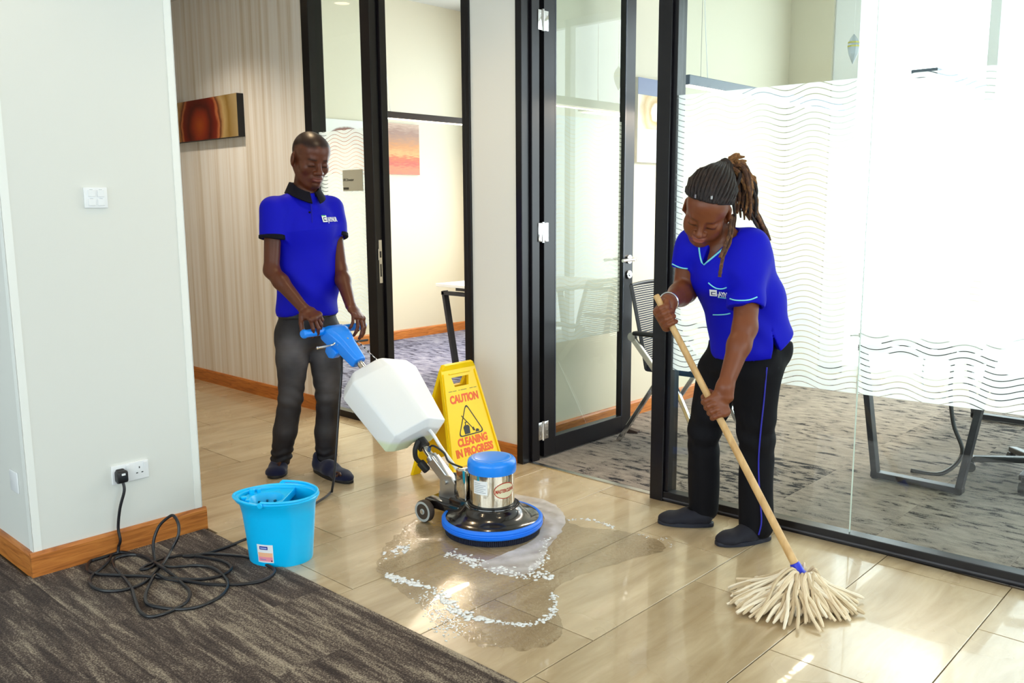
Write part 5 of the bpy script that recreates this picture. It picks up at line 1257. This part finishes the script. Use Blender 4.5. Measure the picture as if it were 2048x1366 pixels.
# ------------------------------------------------------------------ mop
def mop():
    base = MOP_BASE; root = empty('mop', (base.x,base.y,0)); tag(root, 'cotton string mop with wooden handle and blue socket held by the woman', 'mop'); inv = Matrix.Translation((-base.x,-base.y,0))
    wd = mat('pale_ash_wood', rgb(214,176,120), .5, var=(6,rgb(188,146,92),.35,.7), stretch=(8,8,1.5), bump=(60,.1,.001)); bl = mat('royal_blue_plastic', rgb(20,40,200), .35)
    a = MOP_TOP; d = (base-a).normalized(); top = a-d*.035
    MB().cyl(top, base-d*.02, .0122, .0150, n=20, bev=.003).build('handle', wd, root, smooth=40).matrix_parent_inverse = inv
    q = d.to_track_quat('Z','Y').to_matrix().to_4x4(); q.translation = base-d*.055
    MB().lathe([(.0165,0),(.0185,.002),(.0205,.035),(.026,.050),(.030,.062),(.027,.066)], 28, q).build('socket', bl, root, smooth=40).matrix_parent_inverse = inv
    rnd = random.Random(11); mats = [mat('cotton_string', rgb(232,214,184), .9, bump=(700,.5,.002)), mat('cotton_string_dark', rgb(206,186,154), .9, bump=(700,.5,.002)), mat('cotton_string_light', rgb(240,228,206), .9, bump=(700,.5,.002))]
    hub = base+d*.005; rh = Vector((_r0.x,_r0.y,0)); tw = Vector((_r0.y,-_r0.x,0))
    n = 230
    for i in range(n):
        u = i/n; th = rnd.uniform(-.35,math.pi+.30) if rnd.random() < .93 else rnd.uniform(math.pi,2*math.pi)
        # th = 0 to the right of the picture, pi/2 towards the lens, pi to the left
        c, s = math.cos(th), math.sin(th)
        reach = (.262 if c < 0 else .125)*abs(c)**1.0+.185*abs(s)*(1. if s > 0 else .35); reach = reach*rnd.uniform(.62,1.0)
        dv = rh*c+tw*s; lay = rnd.random(); hgt = .050+.05*rnd.random()*(1-.4*lay)
        bend = rnd.uniform(-.09,.09); sd = Vector((-dv.y,dv.x,0)); p0 = hub+dv*.012+Vector((0,0,rnd.uniform(-.012,.006)))
        tip = Vector((hub.x,hub.y,0))+dv*reach+sd*bend+Vector((0,0,.006+.014*rnd.random()))
        pts = [p0, hub+dv*.045+Vector((0,0,hgt-.055))+sd*rnd.uniform(-.008,.008), Vector((hub.x,hub.y,0))+dv*reach*.45+sd*(bend*.15+rnd.uniform(-.008,.008))+Vector((0,0,hgt*.85)), Vector((hub.x,hub.y,0))+dv*reach*.72+sd*(bend*.6+rnd.uniform(-.012,.012))+Vector((0,0,.012+hgt*.38)), tip]
        sp = smoothpath(pts,4); k = len(sp); ph = rnd.random()*6
        MB().tube(sp, [.0060*(1+.14*math.sin(j*1.7+ph))*(.75 if j == k-1 else 1) for j in range(k)], 6).build('mop_string', mats[i%3], root, smooth=True).matrix_parent_inverse = inv
mop()
# ------------------------------------------------------------------ pictures
def canvas(name, label, M, w, h, t, m, edge):
    r = empty(name); r.matrix_world = M; tag(r, label, 'picture'); MB().box((-w/2,-h/2,0),(w/2,h/2,t-.001),.002).build('stretcher', edge, r); MB().box((-w/2+.001,-h/2+.001,t-.0012),(w/2-.001,h/2-.001,t)).build('painted_face', m, r); return r
def art(name, fn):
    m = mat(name, rough=.5); nt = m.node_tree; tc = N(nt,'ShaderNodeTexCoord'); sp = N(nt,'ShaderNodeSeparateXYZ'); nt.links.new(tc.outputs['Object'], sp.inputs[0])
    c = fn(nt, tc, sp); nt.links.new(c, nt.nodes['Principled BSDF'].inputs['Base Color']); return m
def ramp(nt, fac, stops, interp='LINEAR'):
    r = N(nt,'ShaderNodeValToRGB'); r.color_ramp.interpolation = interp; e = r.color_ramp.elements
    e[0].position, e[0].color = stops[0]; e[1].position, e[1].color = stops[-1]
    for p, c in stops[1:-1]:
        x = e.new(p); x.color = c
    nt.links.new(fac, r.inputs[0]); return r.outputs[0]
def noise(nt, tc, scale, st=(1,1,1), detail=5.):
    mp = N(nt,'ShaderNodeMapping'); mp.inputs['Scale'].default_value = st; nt.links.new(tc.outputs['Object'], mp.inputs[0]); n = N(nt,'ShaderNodeTexNoise', Scale=scale, Detail=detail); nt.links.new(mp.outputs[0], n.inputs['Vector']); return n.outputs['Fac']
def rad(nt, sp, cx, cy):
    x = math_node(nt,'SUBTRACT',sp.outputs[0],cx); y = math_node(nt,'SUBTRACT',sp.outputs[1],cy); return math_node(nt,'SQRT', math_node(nt,'ADD', math_node(nt,'MULTIPLY',x,x), math_node(nt,'MULTIPLY',y,y)))
def art_ember(nt, tc, sp):
    r = math_node(nt,'ADD', rad(nt,sp,.0,-.05), math_node(nt,'MULTIPLY', math_node(nt,'SUBTRACT', noise(nt,tc,7.), .5), .09))
    return ramp(nt, r, [(0,rgb(150,66,10)),(.10,rgb(120,34,6)),(.17,rgb(64,8,2)),(.26,rgb(110,26,6)),(.29,rgb(176,104,62)),(.31,rgb(92,42,18)),(.34,rgb(160,120,74)),(.37,rgb(176,150,100)),(.44,rgb(134,104,44)),(.55,rgb(168,146,104)),(1,rgb(120,96,44))])
black_edge = mat('black_canvas_edge', rgb(14,12,14), .6); white_edge = mat('white_canvas_edge', rgb(225,222,216), .7)
canvas('canvas_picture', 'long canvas picture with a dark red arc on the striped wall', frame_matrix((-6.40,WY,2.068),(1,0,0),(0,0,1)), 1.10, .304, .055, art('ember_painting', art_ember), black_edge)
def art_land(nt, tc, sp):
    f = math_node(nt,'ADD', math_node(nt,'ADD', math_node(nt,'DIVIDE', sp.outputs[1], .52), .5), math_node(nt,'MULTIPLY', math_node(nt,'SUBTRACT', noise(nt,tc,6.,(2,14,1)), .5), .35))
    return ramp(nt, f, [(0,rgb(176,110,90)),(.12,rgb(206,120,84)),(.22,rgb(178,84,70)),(.33,rgb(200,106,66)),(.40,rgb(206,156,98)),(.55,rgb(190,132,82)),(.68,rgb(170,128,100)),(.82,rgb(150,118,104)),(1,rgb(186,160,140))])
canvas('canvas_picture', 'canvas picture of tan and pink bands on the office wall', frame_matrix((-7.19,6.05,1.993),(0,1,0),(0,0,1)), .46, .52, .03, art('banded_painting', art_land), white_edge)
def art_arch(nt, tc, sp):
    r = math_node(nt,'ADD', rad(nt,sp,.02,-.16), math_node(nt,'MULTIPLY', math_node(nt,'SUBTRACT', noise(nt,tc,9.), .5), .05))
    return ramp(nt, r, [(0,rgb(224,180,160)),(.16,rgb(214,150,110)),(.22,rgb(176,92,52)),(.27,rgb(200,120,70)),(.32,rgb(150,84,60)),(.345,rgb(120,84,74)),(.36,rgb(226,226,222)),(1,rgb(232,232,228))])
canvas('canvas_picture', 'white canvas picture with copper arches seen above the office film', frame_matrix((-7.19,5.33,1.985),(0,1,0),(0,0,1)), .46, .52, .03, art('arch_painting', art_arch), white_edge)
def art_gold(nt, tc, sp):
    r = math_node(nt,'ADD', rad(nt,sp,.0,.06), math_node(nt,'MULTIPLY', math_node(nt,'SUBTRACT', noise(nt,tc,14.), .5), .06))
    a = ramp(nt, r, [(0,rgb(90,90,96)),(.012,rgb(240,240,240)),(.05,rgb(240,236,228)),(.065,rgb(206,170,110)),(.10,rgb(232,210,170)),(.14,rgb(214,180,124)),(.2,rgb(240,230,205)),(1,rgb(236,226,200))])
    b_ = ramp(nt, math_node(nt,'ADD', math_node(nt,'MULTIPLY', sp.outputs[1], 1.9), .5), [(0,rgb(214,224,230)),(.3,rgb(196,210,222)),(.40,rgb(186,202,218)),(.405,rgb(0,0,0)),(.80,rgb(0,0,0)),(.805,rgb(130,140,166)),(1,rgb(120,130,160))])
    k = ramp(nt, math_node(nt,'ADD', math_node(nt,'MULTIPLY', sp.outputs[1], 1.9), .5), [(0,(0,0,0,1)),(.40,(0,0,0,1)),(.405,(1,1,1,1)),(.80,(1,1,1,1)),(.805,(0,0,0,1)),(1,(0,0,0,1))])
    mx = N(nt,'ShaderNodeMix', data_type='RGBA'); nt.links.new(k, mx.inputs[0]); nt.links.new(b_, mx.inputs[6]); nt.links.new(a, mx.inputs[7]); return mx.outputs[2]
canvas('canvas_picture', 'blue-grey and gold canvas picture on the meeting room wall by the open door', frame_matrix((-3.34,4.96,1.945),(0,1,0),(0,0,1)), .42, .53, .03, art('gold_painting', art_gold), white_edge)
# ------------------------------------------------------------------ pendants
def lamp_emit(name, col, st):
    em = bpy.data.materials.new(name); em.use_nodes = True; nt = em.node_tree; nt.nodes.clear(); o = N(nt,'ShaderNodeOutputMaterial'); q = N(nt,'ShaderNodeEmission', Strength=st); q.inputs[0].default_value = col; nt.links.new(q.outputs[0], o.inputs[0]); return em
warm_led = lamp_emit('warm_led_diffuser', (1,.83,.6,1), 9.)
dim_led = lamp_emit('white_led_diffuser', (1,.93,.85,1), 6.)
def pendant(label, x, y0, y1, z, em, body, w=.06, h=.055, ceil=3.5, e=40):
    r = empty('pendant_light', (x,(y0+y1)/2,z)); tag(r, label, 'pendant light'); L = (y1-y0)/2
    MB().box((-w/2,-L,.004),(w/2,L,h),.003).build('housing', body, r); MB().box((-w/2+.008,-L+.01,-.002),(w/2-.008,L-.01,.0045)).build('diffuser', em, r)
    for s in (-1,1):
        MB().cyl((0,s*(L-.16),h),(0,s*(L-.16),ceil-z),.0016,n=6).build('suspension_wire', brushed, r)
    MB().tube(smoothpath([(0,-L+.16,ceil-z-.02),(.004,-L+.165,.6),(.02,-L+.19,.12),(.01,-L+.22,h)],5),.002,6).build('power_wire', white_plastic, r)
    MB().cyl((0,-L+.16,ceil-z-.02),(0,-L+.16,ceil-z),.03,n=16).build('ceiling_rose', white_plastic, r)
    l = bpy.data.lights.new('pendant_tube','AREA'); l.shape = 'RECTANGLE'; l.size = w*.7; l.size_y = 2*L*.95; l.energy = e; l.color = (1,.84,.64)
    lo = bpy.data.objects.new('pendant_tube', l); lo.location = (0,0,-.006); lo.parent = r; C.objects.link(lo)
brown_metal = mat('dark_bronze_metal', rgb(52,38,32), .4, spec=.4); grey_metal = mat('slate_grey_metal', rgb(92,104,120), .4)
pendant('long dark pendant light glowing in the office doorway', -5.6, 4.40, 6.3, 2.10, warm_led, brown_metal, e=85)
pendant('grey linear pendant light hanging just right of the meeting room post', -2.60, 4.16, 6.2, 2.035, dim_led, grey_metal, e=30)
pendant('grey linear pendant light hanging before the bright window', -1.86, 5.60, 6.6, 2.14, dim_led, grey_metal, w=.15, e=30)
# hanging leaf ornament
lf = empty('hanging_ornament', (-2.25,5.5,2.252)); tag(lf, 'pale leaf-shaped ornament with yellow stripes hanging by the window', 'ornament')
prof = [(.0008,0),(.012,.022),(.028,.060),(.036,.10),(.033,.125),(.022,.150),(.006,.172),(.0008,.178)]
leaf = MB().lathe([(r,z) for r, z in prof], 8).build('leaf', mat('pale_glass_leaf', rgb(196,206,212), .3, trans=.3), lf)
for z in (.100,.122): MB().lathe([(.0365 if z < .11 else .0352,z),(.037 if z < .11 else .0345,z+.009)], 8, cap=False).build('stripe', mat('yellow_stripe', rgb(205,196,90), .5), leaf)
MB().cyl((0,0,.175),(0,0,1.248),.001,n=6).build('string', white_plastic, lf)
# ------------------------------------------------------------------ desks and chairs behind the glass
black_steel = mat('black_powder_coat', rgb(26,26,34), .45); white_top = mat('white_laminate', rgb(240,240,238), .35)
def loop_leg(root, x0, x1, y, h, fl=.08, name='leg_frame', w=.055, t=.03):
    b = MB(); a, b_, c, d = Vector((x0,y,w/2)), Vector((x1,y,w/2)), Vector((x1+fl,y,h-w/2)), Vector((x0-fl,y,h-w/2))
    for p, q in ((a,b_),(b_,c),(c,d),(d,a)):
        e = (q-p).normalized()*w*.35; b.bar(p-e,q+e,t,w,(0,1,0),.003)
    return b.build(name, black_steel, root)
def desk(label, x0, x1, y0, y1, fl=.10, panel=None):
    r = empty('desk', ((x0+x1)/2,(y0+y1)/2,0)); tag(r, label, 'desk'); cx, cy = (x0+x1)/2, (y0+y1)/2
    MB().box((x0-cx-fl-.05,y0-cy-.06,.735),(x1-cx+fl+.05,y1-cy+.06,.76),.003).build('desk_top', white_top, r)
    MB().box((x0-cx-.02,y0-cy+.02,.70),(x1-cx+.02,y1-cy-.02,.735),.002).build('support_rail', black_steel, r)
    loop_leg(r, x0-cx, x1-cx, y0-cy, .705, fl); loop_leg(r, x0-cx, x1-cx, y1-cy, .705, fl)
    if panel:
        pr = MB().box((panel[0]-cx,panel[1]-cy,.0),(panel[2]-cx,panel[3]-cy,.60),.004).build('pedestal', white_top, r)
        for i in range(3): MB().box((panel[0]-cx+.01,panel[1]-cy-.012,.02+.19*i),(panel[2]-cx-.01,panel[1]-cy+.001,.20+.19*i),.003).build('drawer', white_top, pr)
    return r
desk('white topped office desk on black loop legs seen through the doorway', -5.34, -4.40, 5.05, 6.35, .13, (-5.20,5.14,-4.75,5.7))
desk('meeting table on flared black loop legs behind the glass wall', -1.60, -1.20, 4.48, 6.2, .10)
def task_chair(loc, rz, label):
    r = empty('office_chair', loc, rz); tag(r, label, 'chair')
    bs = MB().cyl((0,0,.075),(0,0,.13),.035,n=20).build('base_hub', black_plastic, r, smooth=40)
    for i in range(5):
        a = 2*math.pi*i/5+.3; c, s = math.cos(a), math.sin(a)
        MB().bar((.02*c,.02*s,.10),(.30*c,.30*s,.075),.045,.03,(0,0,1),.006).build('base_arm', black_plastic, r)
        cw = MB().cyl((.31*c-.014*s,.31*s+.014*c,.028),(.31*c+.014*s,.31*s-.014*c,.028),.027,n=18).cyl((.30*c,.30*s,.04),(.30*c,.30*s,.08),.009,n=10).build('caster', black_plastic, r, smooth=40)
    MB().cyl((0,0,.13),(0,0,.40),.026,n=18).cyl((0,0,.13),(0,0,.30),.034,n=18).build('gas_column', black_plastic, r, smooth=40)
    MB().box((-.12,-.09,.39),(.12,.09,.43),.01).build('tilt_mechanism', black_plastic, r)
    MB().box((-.24,-.24,.43),(.24,.25,.50),.03,seg=4).build('seat', mat('dark_fabric', rgb(30,34,48), .9), r, smooth=60)
    rings = []
    for k in range(9):
        z = .56+.5*k/8; w_ = .21+.02*math.sin(math.pi*k/8)
        rings.append([Vector((-w_,-.25-.05*(k/8),z)),Vector((0,-.285-.05*(k/8),z)),Vector((w_,-.25-.05*(k/8),z)),Vector((w_,-.23-.05*(k/8),z)),Vector((0,-.265-.05*(k/8),z)),Vector((-w_,-.23-.05*(k/8),z))])
    MB().loft(rings).build('backrest', mat('dark_fabric'), r, smooth=50)
    MB().bar((0,-.12,.41),(0,-.29,.46),.05,.02).bar((0,-.285,.45),(0,-.30,.72),.05,.02,(1,0,0)).build('back_bracket', black_plastic, r)
    for s in (-1,1):
        MB().bar((s*.20,-.02,.44),(s*.29,-.02,.50),.03,.015).bar((s*.285,-.02,.49),(s*.285,-.02,.66),.04,.02,(0,1,0)).box((s*.285-.04,-.13,.66),(s*.285+.04,.13,.685),.008).build('armrest', black_plastic, r, smooth=50)
task_chair((-.98,5.02,0), 1.9, 'black office chair with five-star base under the meeting table')
def visitor_chair(loc, rz, label):
    r = empty('visitor_chair', loc, rz); tag(r, label, 'chair')   # faces local +x
    mesh_m = bpy.data.materials.get('black_chair_mesh')
    if not mesh_m:
        mesh_m = mat('black_chair_mesh', rgb(28,34,52), .7); nt = mesh_m.node_tree; tc = N(nt,'ShaderNodeTexCoord'); sp = N(nt,'ShaderNodeSeparateXYZ'); nt.links.new(tc.outputs['Object'], sp.inputs[0])
        ln = math_node(nt,'GREATER_THAN', math_node(nt,'FRACT', math_node(nt,'MULTIPLY', sp.outputs[2], 78.)), .62); tp = N(nt,'ShaderNodeBsdfTransparent'); mx = N(nt,'ShaderNodeMixShader'); out = nt.nodes['Material Output']
        nt.links.new(ln, mx.inputs[0]); nt.links.new(nt.nodes['Principled BSDF'].outputs[0], mx.inputs[1]); nt.links.new(tp.outputs[0], mx.inputs[2]); nt.links.new(mx.outputs[0], out.inputs[0])
    rings = []
    for k in range(9):
        z = .50+.44*k/8; x = -.20-.10*(k/8)**1.2; w_ = .22+.015*math.sin(math.pi*k/8)
        rings.append([Vector((x,-w_,z)),Vector((x-.02,0,z)),Vector((x,w_,z)),Vector((x-.004,w_,z)),Vector((x-.024,0,z)),Vector((x-.004,-w_,z))])
    bk = MB().loft(rings).build('backrest', mesh_m, r)
    for s in (-1,1): MB().tube(smoothpath([(-.19,s*.222,.46),(-.205,s*.228,.55),(-.24,s*.235,.72),(-.302,s*.222,.945)],5),.012,8).build('back_post', black_plastic, bk, smooth=True)
    MB().tube(smoothpath([(-.302,-.222,.945),(-.322,0,.95),(-.302,.222,.945)],6),.010,8).build('back_rail', black_plastic, bk, smooth=True)
    MB().box((-.21,-.225,.44),(.23,.225,.49),.02,seg=3).build('seat', mat('dark_fabric'), r, smooth=50)
    for s in (-1,1):
        MB().bar((.22,s*.25,.0),(-.02,s*.25,.46),.028,.018,(0,1,0),.004).build('front_leg', chrome, r)
        MB().bar((-.36,s*.25,.0),(-.06,s*.25,.46),.028,.018,(0,1,0),.004).build('rear_leg', chrome, r)
        MB().bar((-.10,s*.25,.45),(-.27,s*.25,.64),.034,.022,(0,1,0),.004).build('arm_support', mat('satin_silver', rgb(206,202,190), .3, metal=.6), r)
        MB().cyl((-.27,s*.236,.645),(-.27,s*.264,.645),.026,n=18).build('arm_joint', brushed, r, smooth=40)
        MB().box((-.26,s*.25-.025,.655),(.12,s*.25+.025,.68),.008).build('armrest', black_plastic, r, smooth=50)
        MB().cyl((-.05,s*.235,.45),(-.05,s*.265,.45),.045,n=18).build('pivot', black_plastic, r, smooth=40)
visitor_chair((-2.68,4.46,0), .05, 'visitor chair with mesh back and chrome legs beside the black post')
# cables under the meeting table
cb = MB().tube(smoothpath([(-1.55,5.0,.69),(-1.56,4.98,.45),(-1.50,4.95,.36),(-1.42,4.95,.40),(-1.40,4.96,.69)],6),.006,8).build('white_cable', white_plastic, smooth=True); tag(cb, 'loop of white cable hanging under the meeting table', 'cable')
cb = MB().tube(smoothpath([(-1.385,4.93,.70),(-1.40,4.93,.45),(-1.37,4.92,.25),(-1.31,4.90,.10),(-1.36,4.75,.014),(-1.5,4.7,.014)],6),.011,8).build('black_cable', black_plastic, smooth=True); tag(cb, 'thick black cable hanging beside the table leg', 'cable')
# wooden door stop
ds = MB().prism([(0,0),(.085,0),(.085,.012),(0,.028)], -.022, .022, frame_matrix((-3.12,4.40,.003),(1,.25,0),(0,0,1))).build('door_stop', mat('dark_wood_wedge', rgb(58,38,30), .6)); tag(ds, 'small dark wooden wedge under the open glass door', 'door stop')
# ------------------------------------------------------------------ soapy water on the tiles
def water_mat():
    m = bpy.data.materials.new('soapy_water'); m.use_nodes = True; nt = m.node_tree; nt.nodes.clear(); o = N(nt,'ShaderNodeOutputMaterial')
    t = N(nt,'ShaderNodeBsdfTransparent'); t.inputs[0].default_value = (.86,.84,.81,1); g = N(nt,'ShaderNodeBsdfGlossy', Roughness=.03); fr = N(nt,'ShaderNodeFresnel', IOR=1.38); mx = N(nt,'ShaderNodeMixShader')
    ge = N(nt,'ShaderNodeNewGeometry'); n = N(nt,'ShaderNodeTexNoise', Scale=55.0, Detail=2.0); nt.links.new(ge.outputs['Position'], n.inputs['Vector']); bp = N(nt,'ShaderNodeBump', Strength=.8, Distance=.004); nt.links.new(n.outputs['Fac'], bp.inputs['Height'])
    nt.links.new(bp.outputs[0], g.inputs['Normal']); nt.links.new(bp.outputs[0], fr.inputs['Normal'])
    nt.links.new(math_node(nt,'MULTIPLY', fr.outputs[0], math_node(nt,'SUBTRACT', 1.0, ge.outputs['Backfacing'])), mx.inputs[0]); nt.links.new(t.outputs[0], mx.inputs[1]); nt.links.new(g.outputs[0], mx.inputs[2]); nt.links.new(mx.outputs[0], o.inputs[0]); return m
def floor_pt(x, y, z=0.):
    d = _f+_r*((x-1024)/FPX)-_u*((y-683)/FPX); return Vector((0,0,CAMH))+d*((z-CAMH)/d.z)
def puddle(pix, name, m, z, seed, amp=.012, sub=7, label=None, cat=None):
    pts = smoothpath([floor_pt(x,y) for x, y in pix], sub, closed=True); rnd = random.Random(seed); out = []
    c = sum(pts, Vector())/len(pts)
    for p in pts:
        d = (p-c).normalized(); out.append(p+d*rnd.uniform(-amp,amp))
    t = bmesh.new(); vs_ = [t.verts.new((p.x,p.y,z)) for p in out]; t.faces.new(vs_); bmesh.ops.triangulate(t, faces=t.faces[:])
    o = MB().merge(t).build(name, m)
    for p in o.data.polygons: pass
    o['kind'] = 'stuff'
    if label: tag(o, label, cat)
    return o
wm = water_mat()
puddle([(835,1035),(790,1072),(762,1108),(758,1150),(800,1180),(845,1215),(860,1240),(920,1268),(955,1290),(1010,1296),(1060,1300),(1110,1282),(1125,1250),(1112,1215),(1110,1180),(1150,1155),(1260,1120),(1330,1100),(1300,1075),(1230,1060),(1150,1050),(1100,1010),(1040,1000),(960,985),(890,1010)], 'water_puddle', wm, .0012, 3, .012, 7, 'thin soapy water puddle spread in front of the scrubber', 'water')
foam_m = mat('white_foam', rgb(232,234,236), .45, spec=.5, bump=(500,.4,.002)); film_m = bpy.data.materials.new('thin_foam_film'); film_m.use_nodes = True
nt = film_m.node_tree; bs = nt.nodes['Principled BSDF']; bs.inputs['Base Color'].default_value = rgb(226,226,232); bs.inputs['Roughness'].default_value = .4
g_ = N(nt,'ShaderNodeNewGeometry'); mp_ = N(nt,'ShaderNodeVectorMath', operation='SUBTRACT'); mp_.inputs[1].default_value = (-2.574,2.635,0); nt.links.new(g_.outputs['Position'], mp_.inputs[0])
ln_ = N(nt,'ShaderNodeVectorMath', operation='LENGTH'); nt.links.new(mp_.outputs[0], ln_.inputs[0]); nz_ = N(nt,'ShaderNodeTexNoise', Scale=9.0, Detail=5.0); nt.links.new(g_.outputs['Position'], nz_.inputs['Vector'])
al_ = math_node(nt,'MULTIPLY', math_node(nt,'ADD', math_node(nt,'MULTIPLY', math_node(nt,'SINE', math_node(nt,'ADD', math_node(nt,'MULTIPLY', ln_.outputs['Value'], 80.), math_node(nt,'MULTIPLY', nz_.outputs['Fac'], 9.))), .07), math_node(nt,'MULTIPLY', nz_.outputs['Fac'], .85)), 1.35)
nt.links.new(al_, bs.inputs['Alpha'])
puddle([(905,1000),(960,985),(1040,990),(1100,1005),(1128,1030),(1125,1060),(1100,1090),(1080,1130),(1050,1150),(1000,1150),(960,1130),(1000,1112),(1060,1085),(1084,1058),(1080,1025),(1000,1005)], 'soap_film', film_m, .0020, 8, .006, 7, 'white swirl of soap film around the scrubber brush', 'foam')
def foam(specs, seed):
    rnd = random.Random(seed); b = bmesh.new()
    for line, n, spread, (s0, s1) in specs:
        P = [floor_pt(x,y) for x, y in line]; sp = smoothpath(P,10)
        for i in range(n):
            p = sp[rnd.randrange(len(sp))]+Vector((rnd.gauss(0,spread),rnd.gauss(0,spread),0)); s = .9*rnd.uniform(s0,s1)*(1.6 if rnd.random() < .12 else 1); a = rnd.random()*3
            M = Matrix.Translation((p.x,p.y,.0012)) @ Matrix.Rotation(a,4,'Z') @ Matrix.Diagonal((s*rnd.uniform(1,1.7),s*rnd.uniform(.7,1.1),min(.0035,s*.32),1))
            t = bmesh.ops.create_icosphere(b, subdivisions=1, radius=1, matrix=M)
    for f_ in b.faces: f_.smooth = True
    me = bpy.data.meshes.new('foam'); b.to_mesh(me); b.free(); me.materials.append(foam_m); o = link('foam', me); tag(o, 'scattered white foam bubbles floating on the wet tiles', 'foam', kind='stuff')
foam([([(900,1110),(940,1120),(980,1135),(1040,1150),(1090,1150)],190,.020,(.0025,.009)), ([(775,1150),(800,1160),(840,1170),(880,1190),(900,1215),(940,1235),(980,1240)],230,.012,(.0025,.011)), ([(980,1242),(1040,1250),(1090,1240),(1110,1215),(1105,1190)],190,.007,(.0015,.006)), ([(770,1110),(800,1100),(820,1090)],26,.018,(.005,.011)), ([(1135,1040),(1170,1038),(1200,1045),(1225,1055)],60,.006,(.002,.006)), ([(850,1190),(880,1225),(900,1250),(890,1260)],260,.028,(.001,.004)), ([(1090,1080),(1085,1120),(1060,1140)],120,.012,(.002,.006)), ([(1280,1070),(1330,1080),(1345,1095)],40,.008,(.001,.004))], 4)
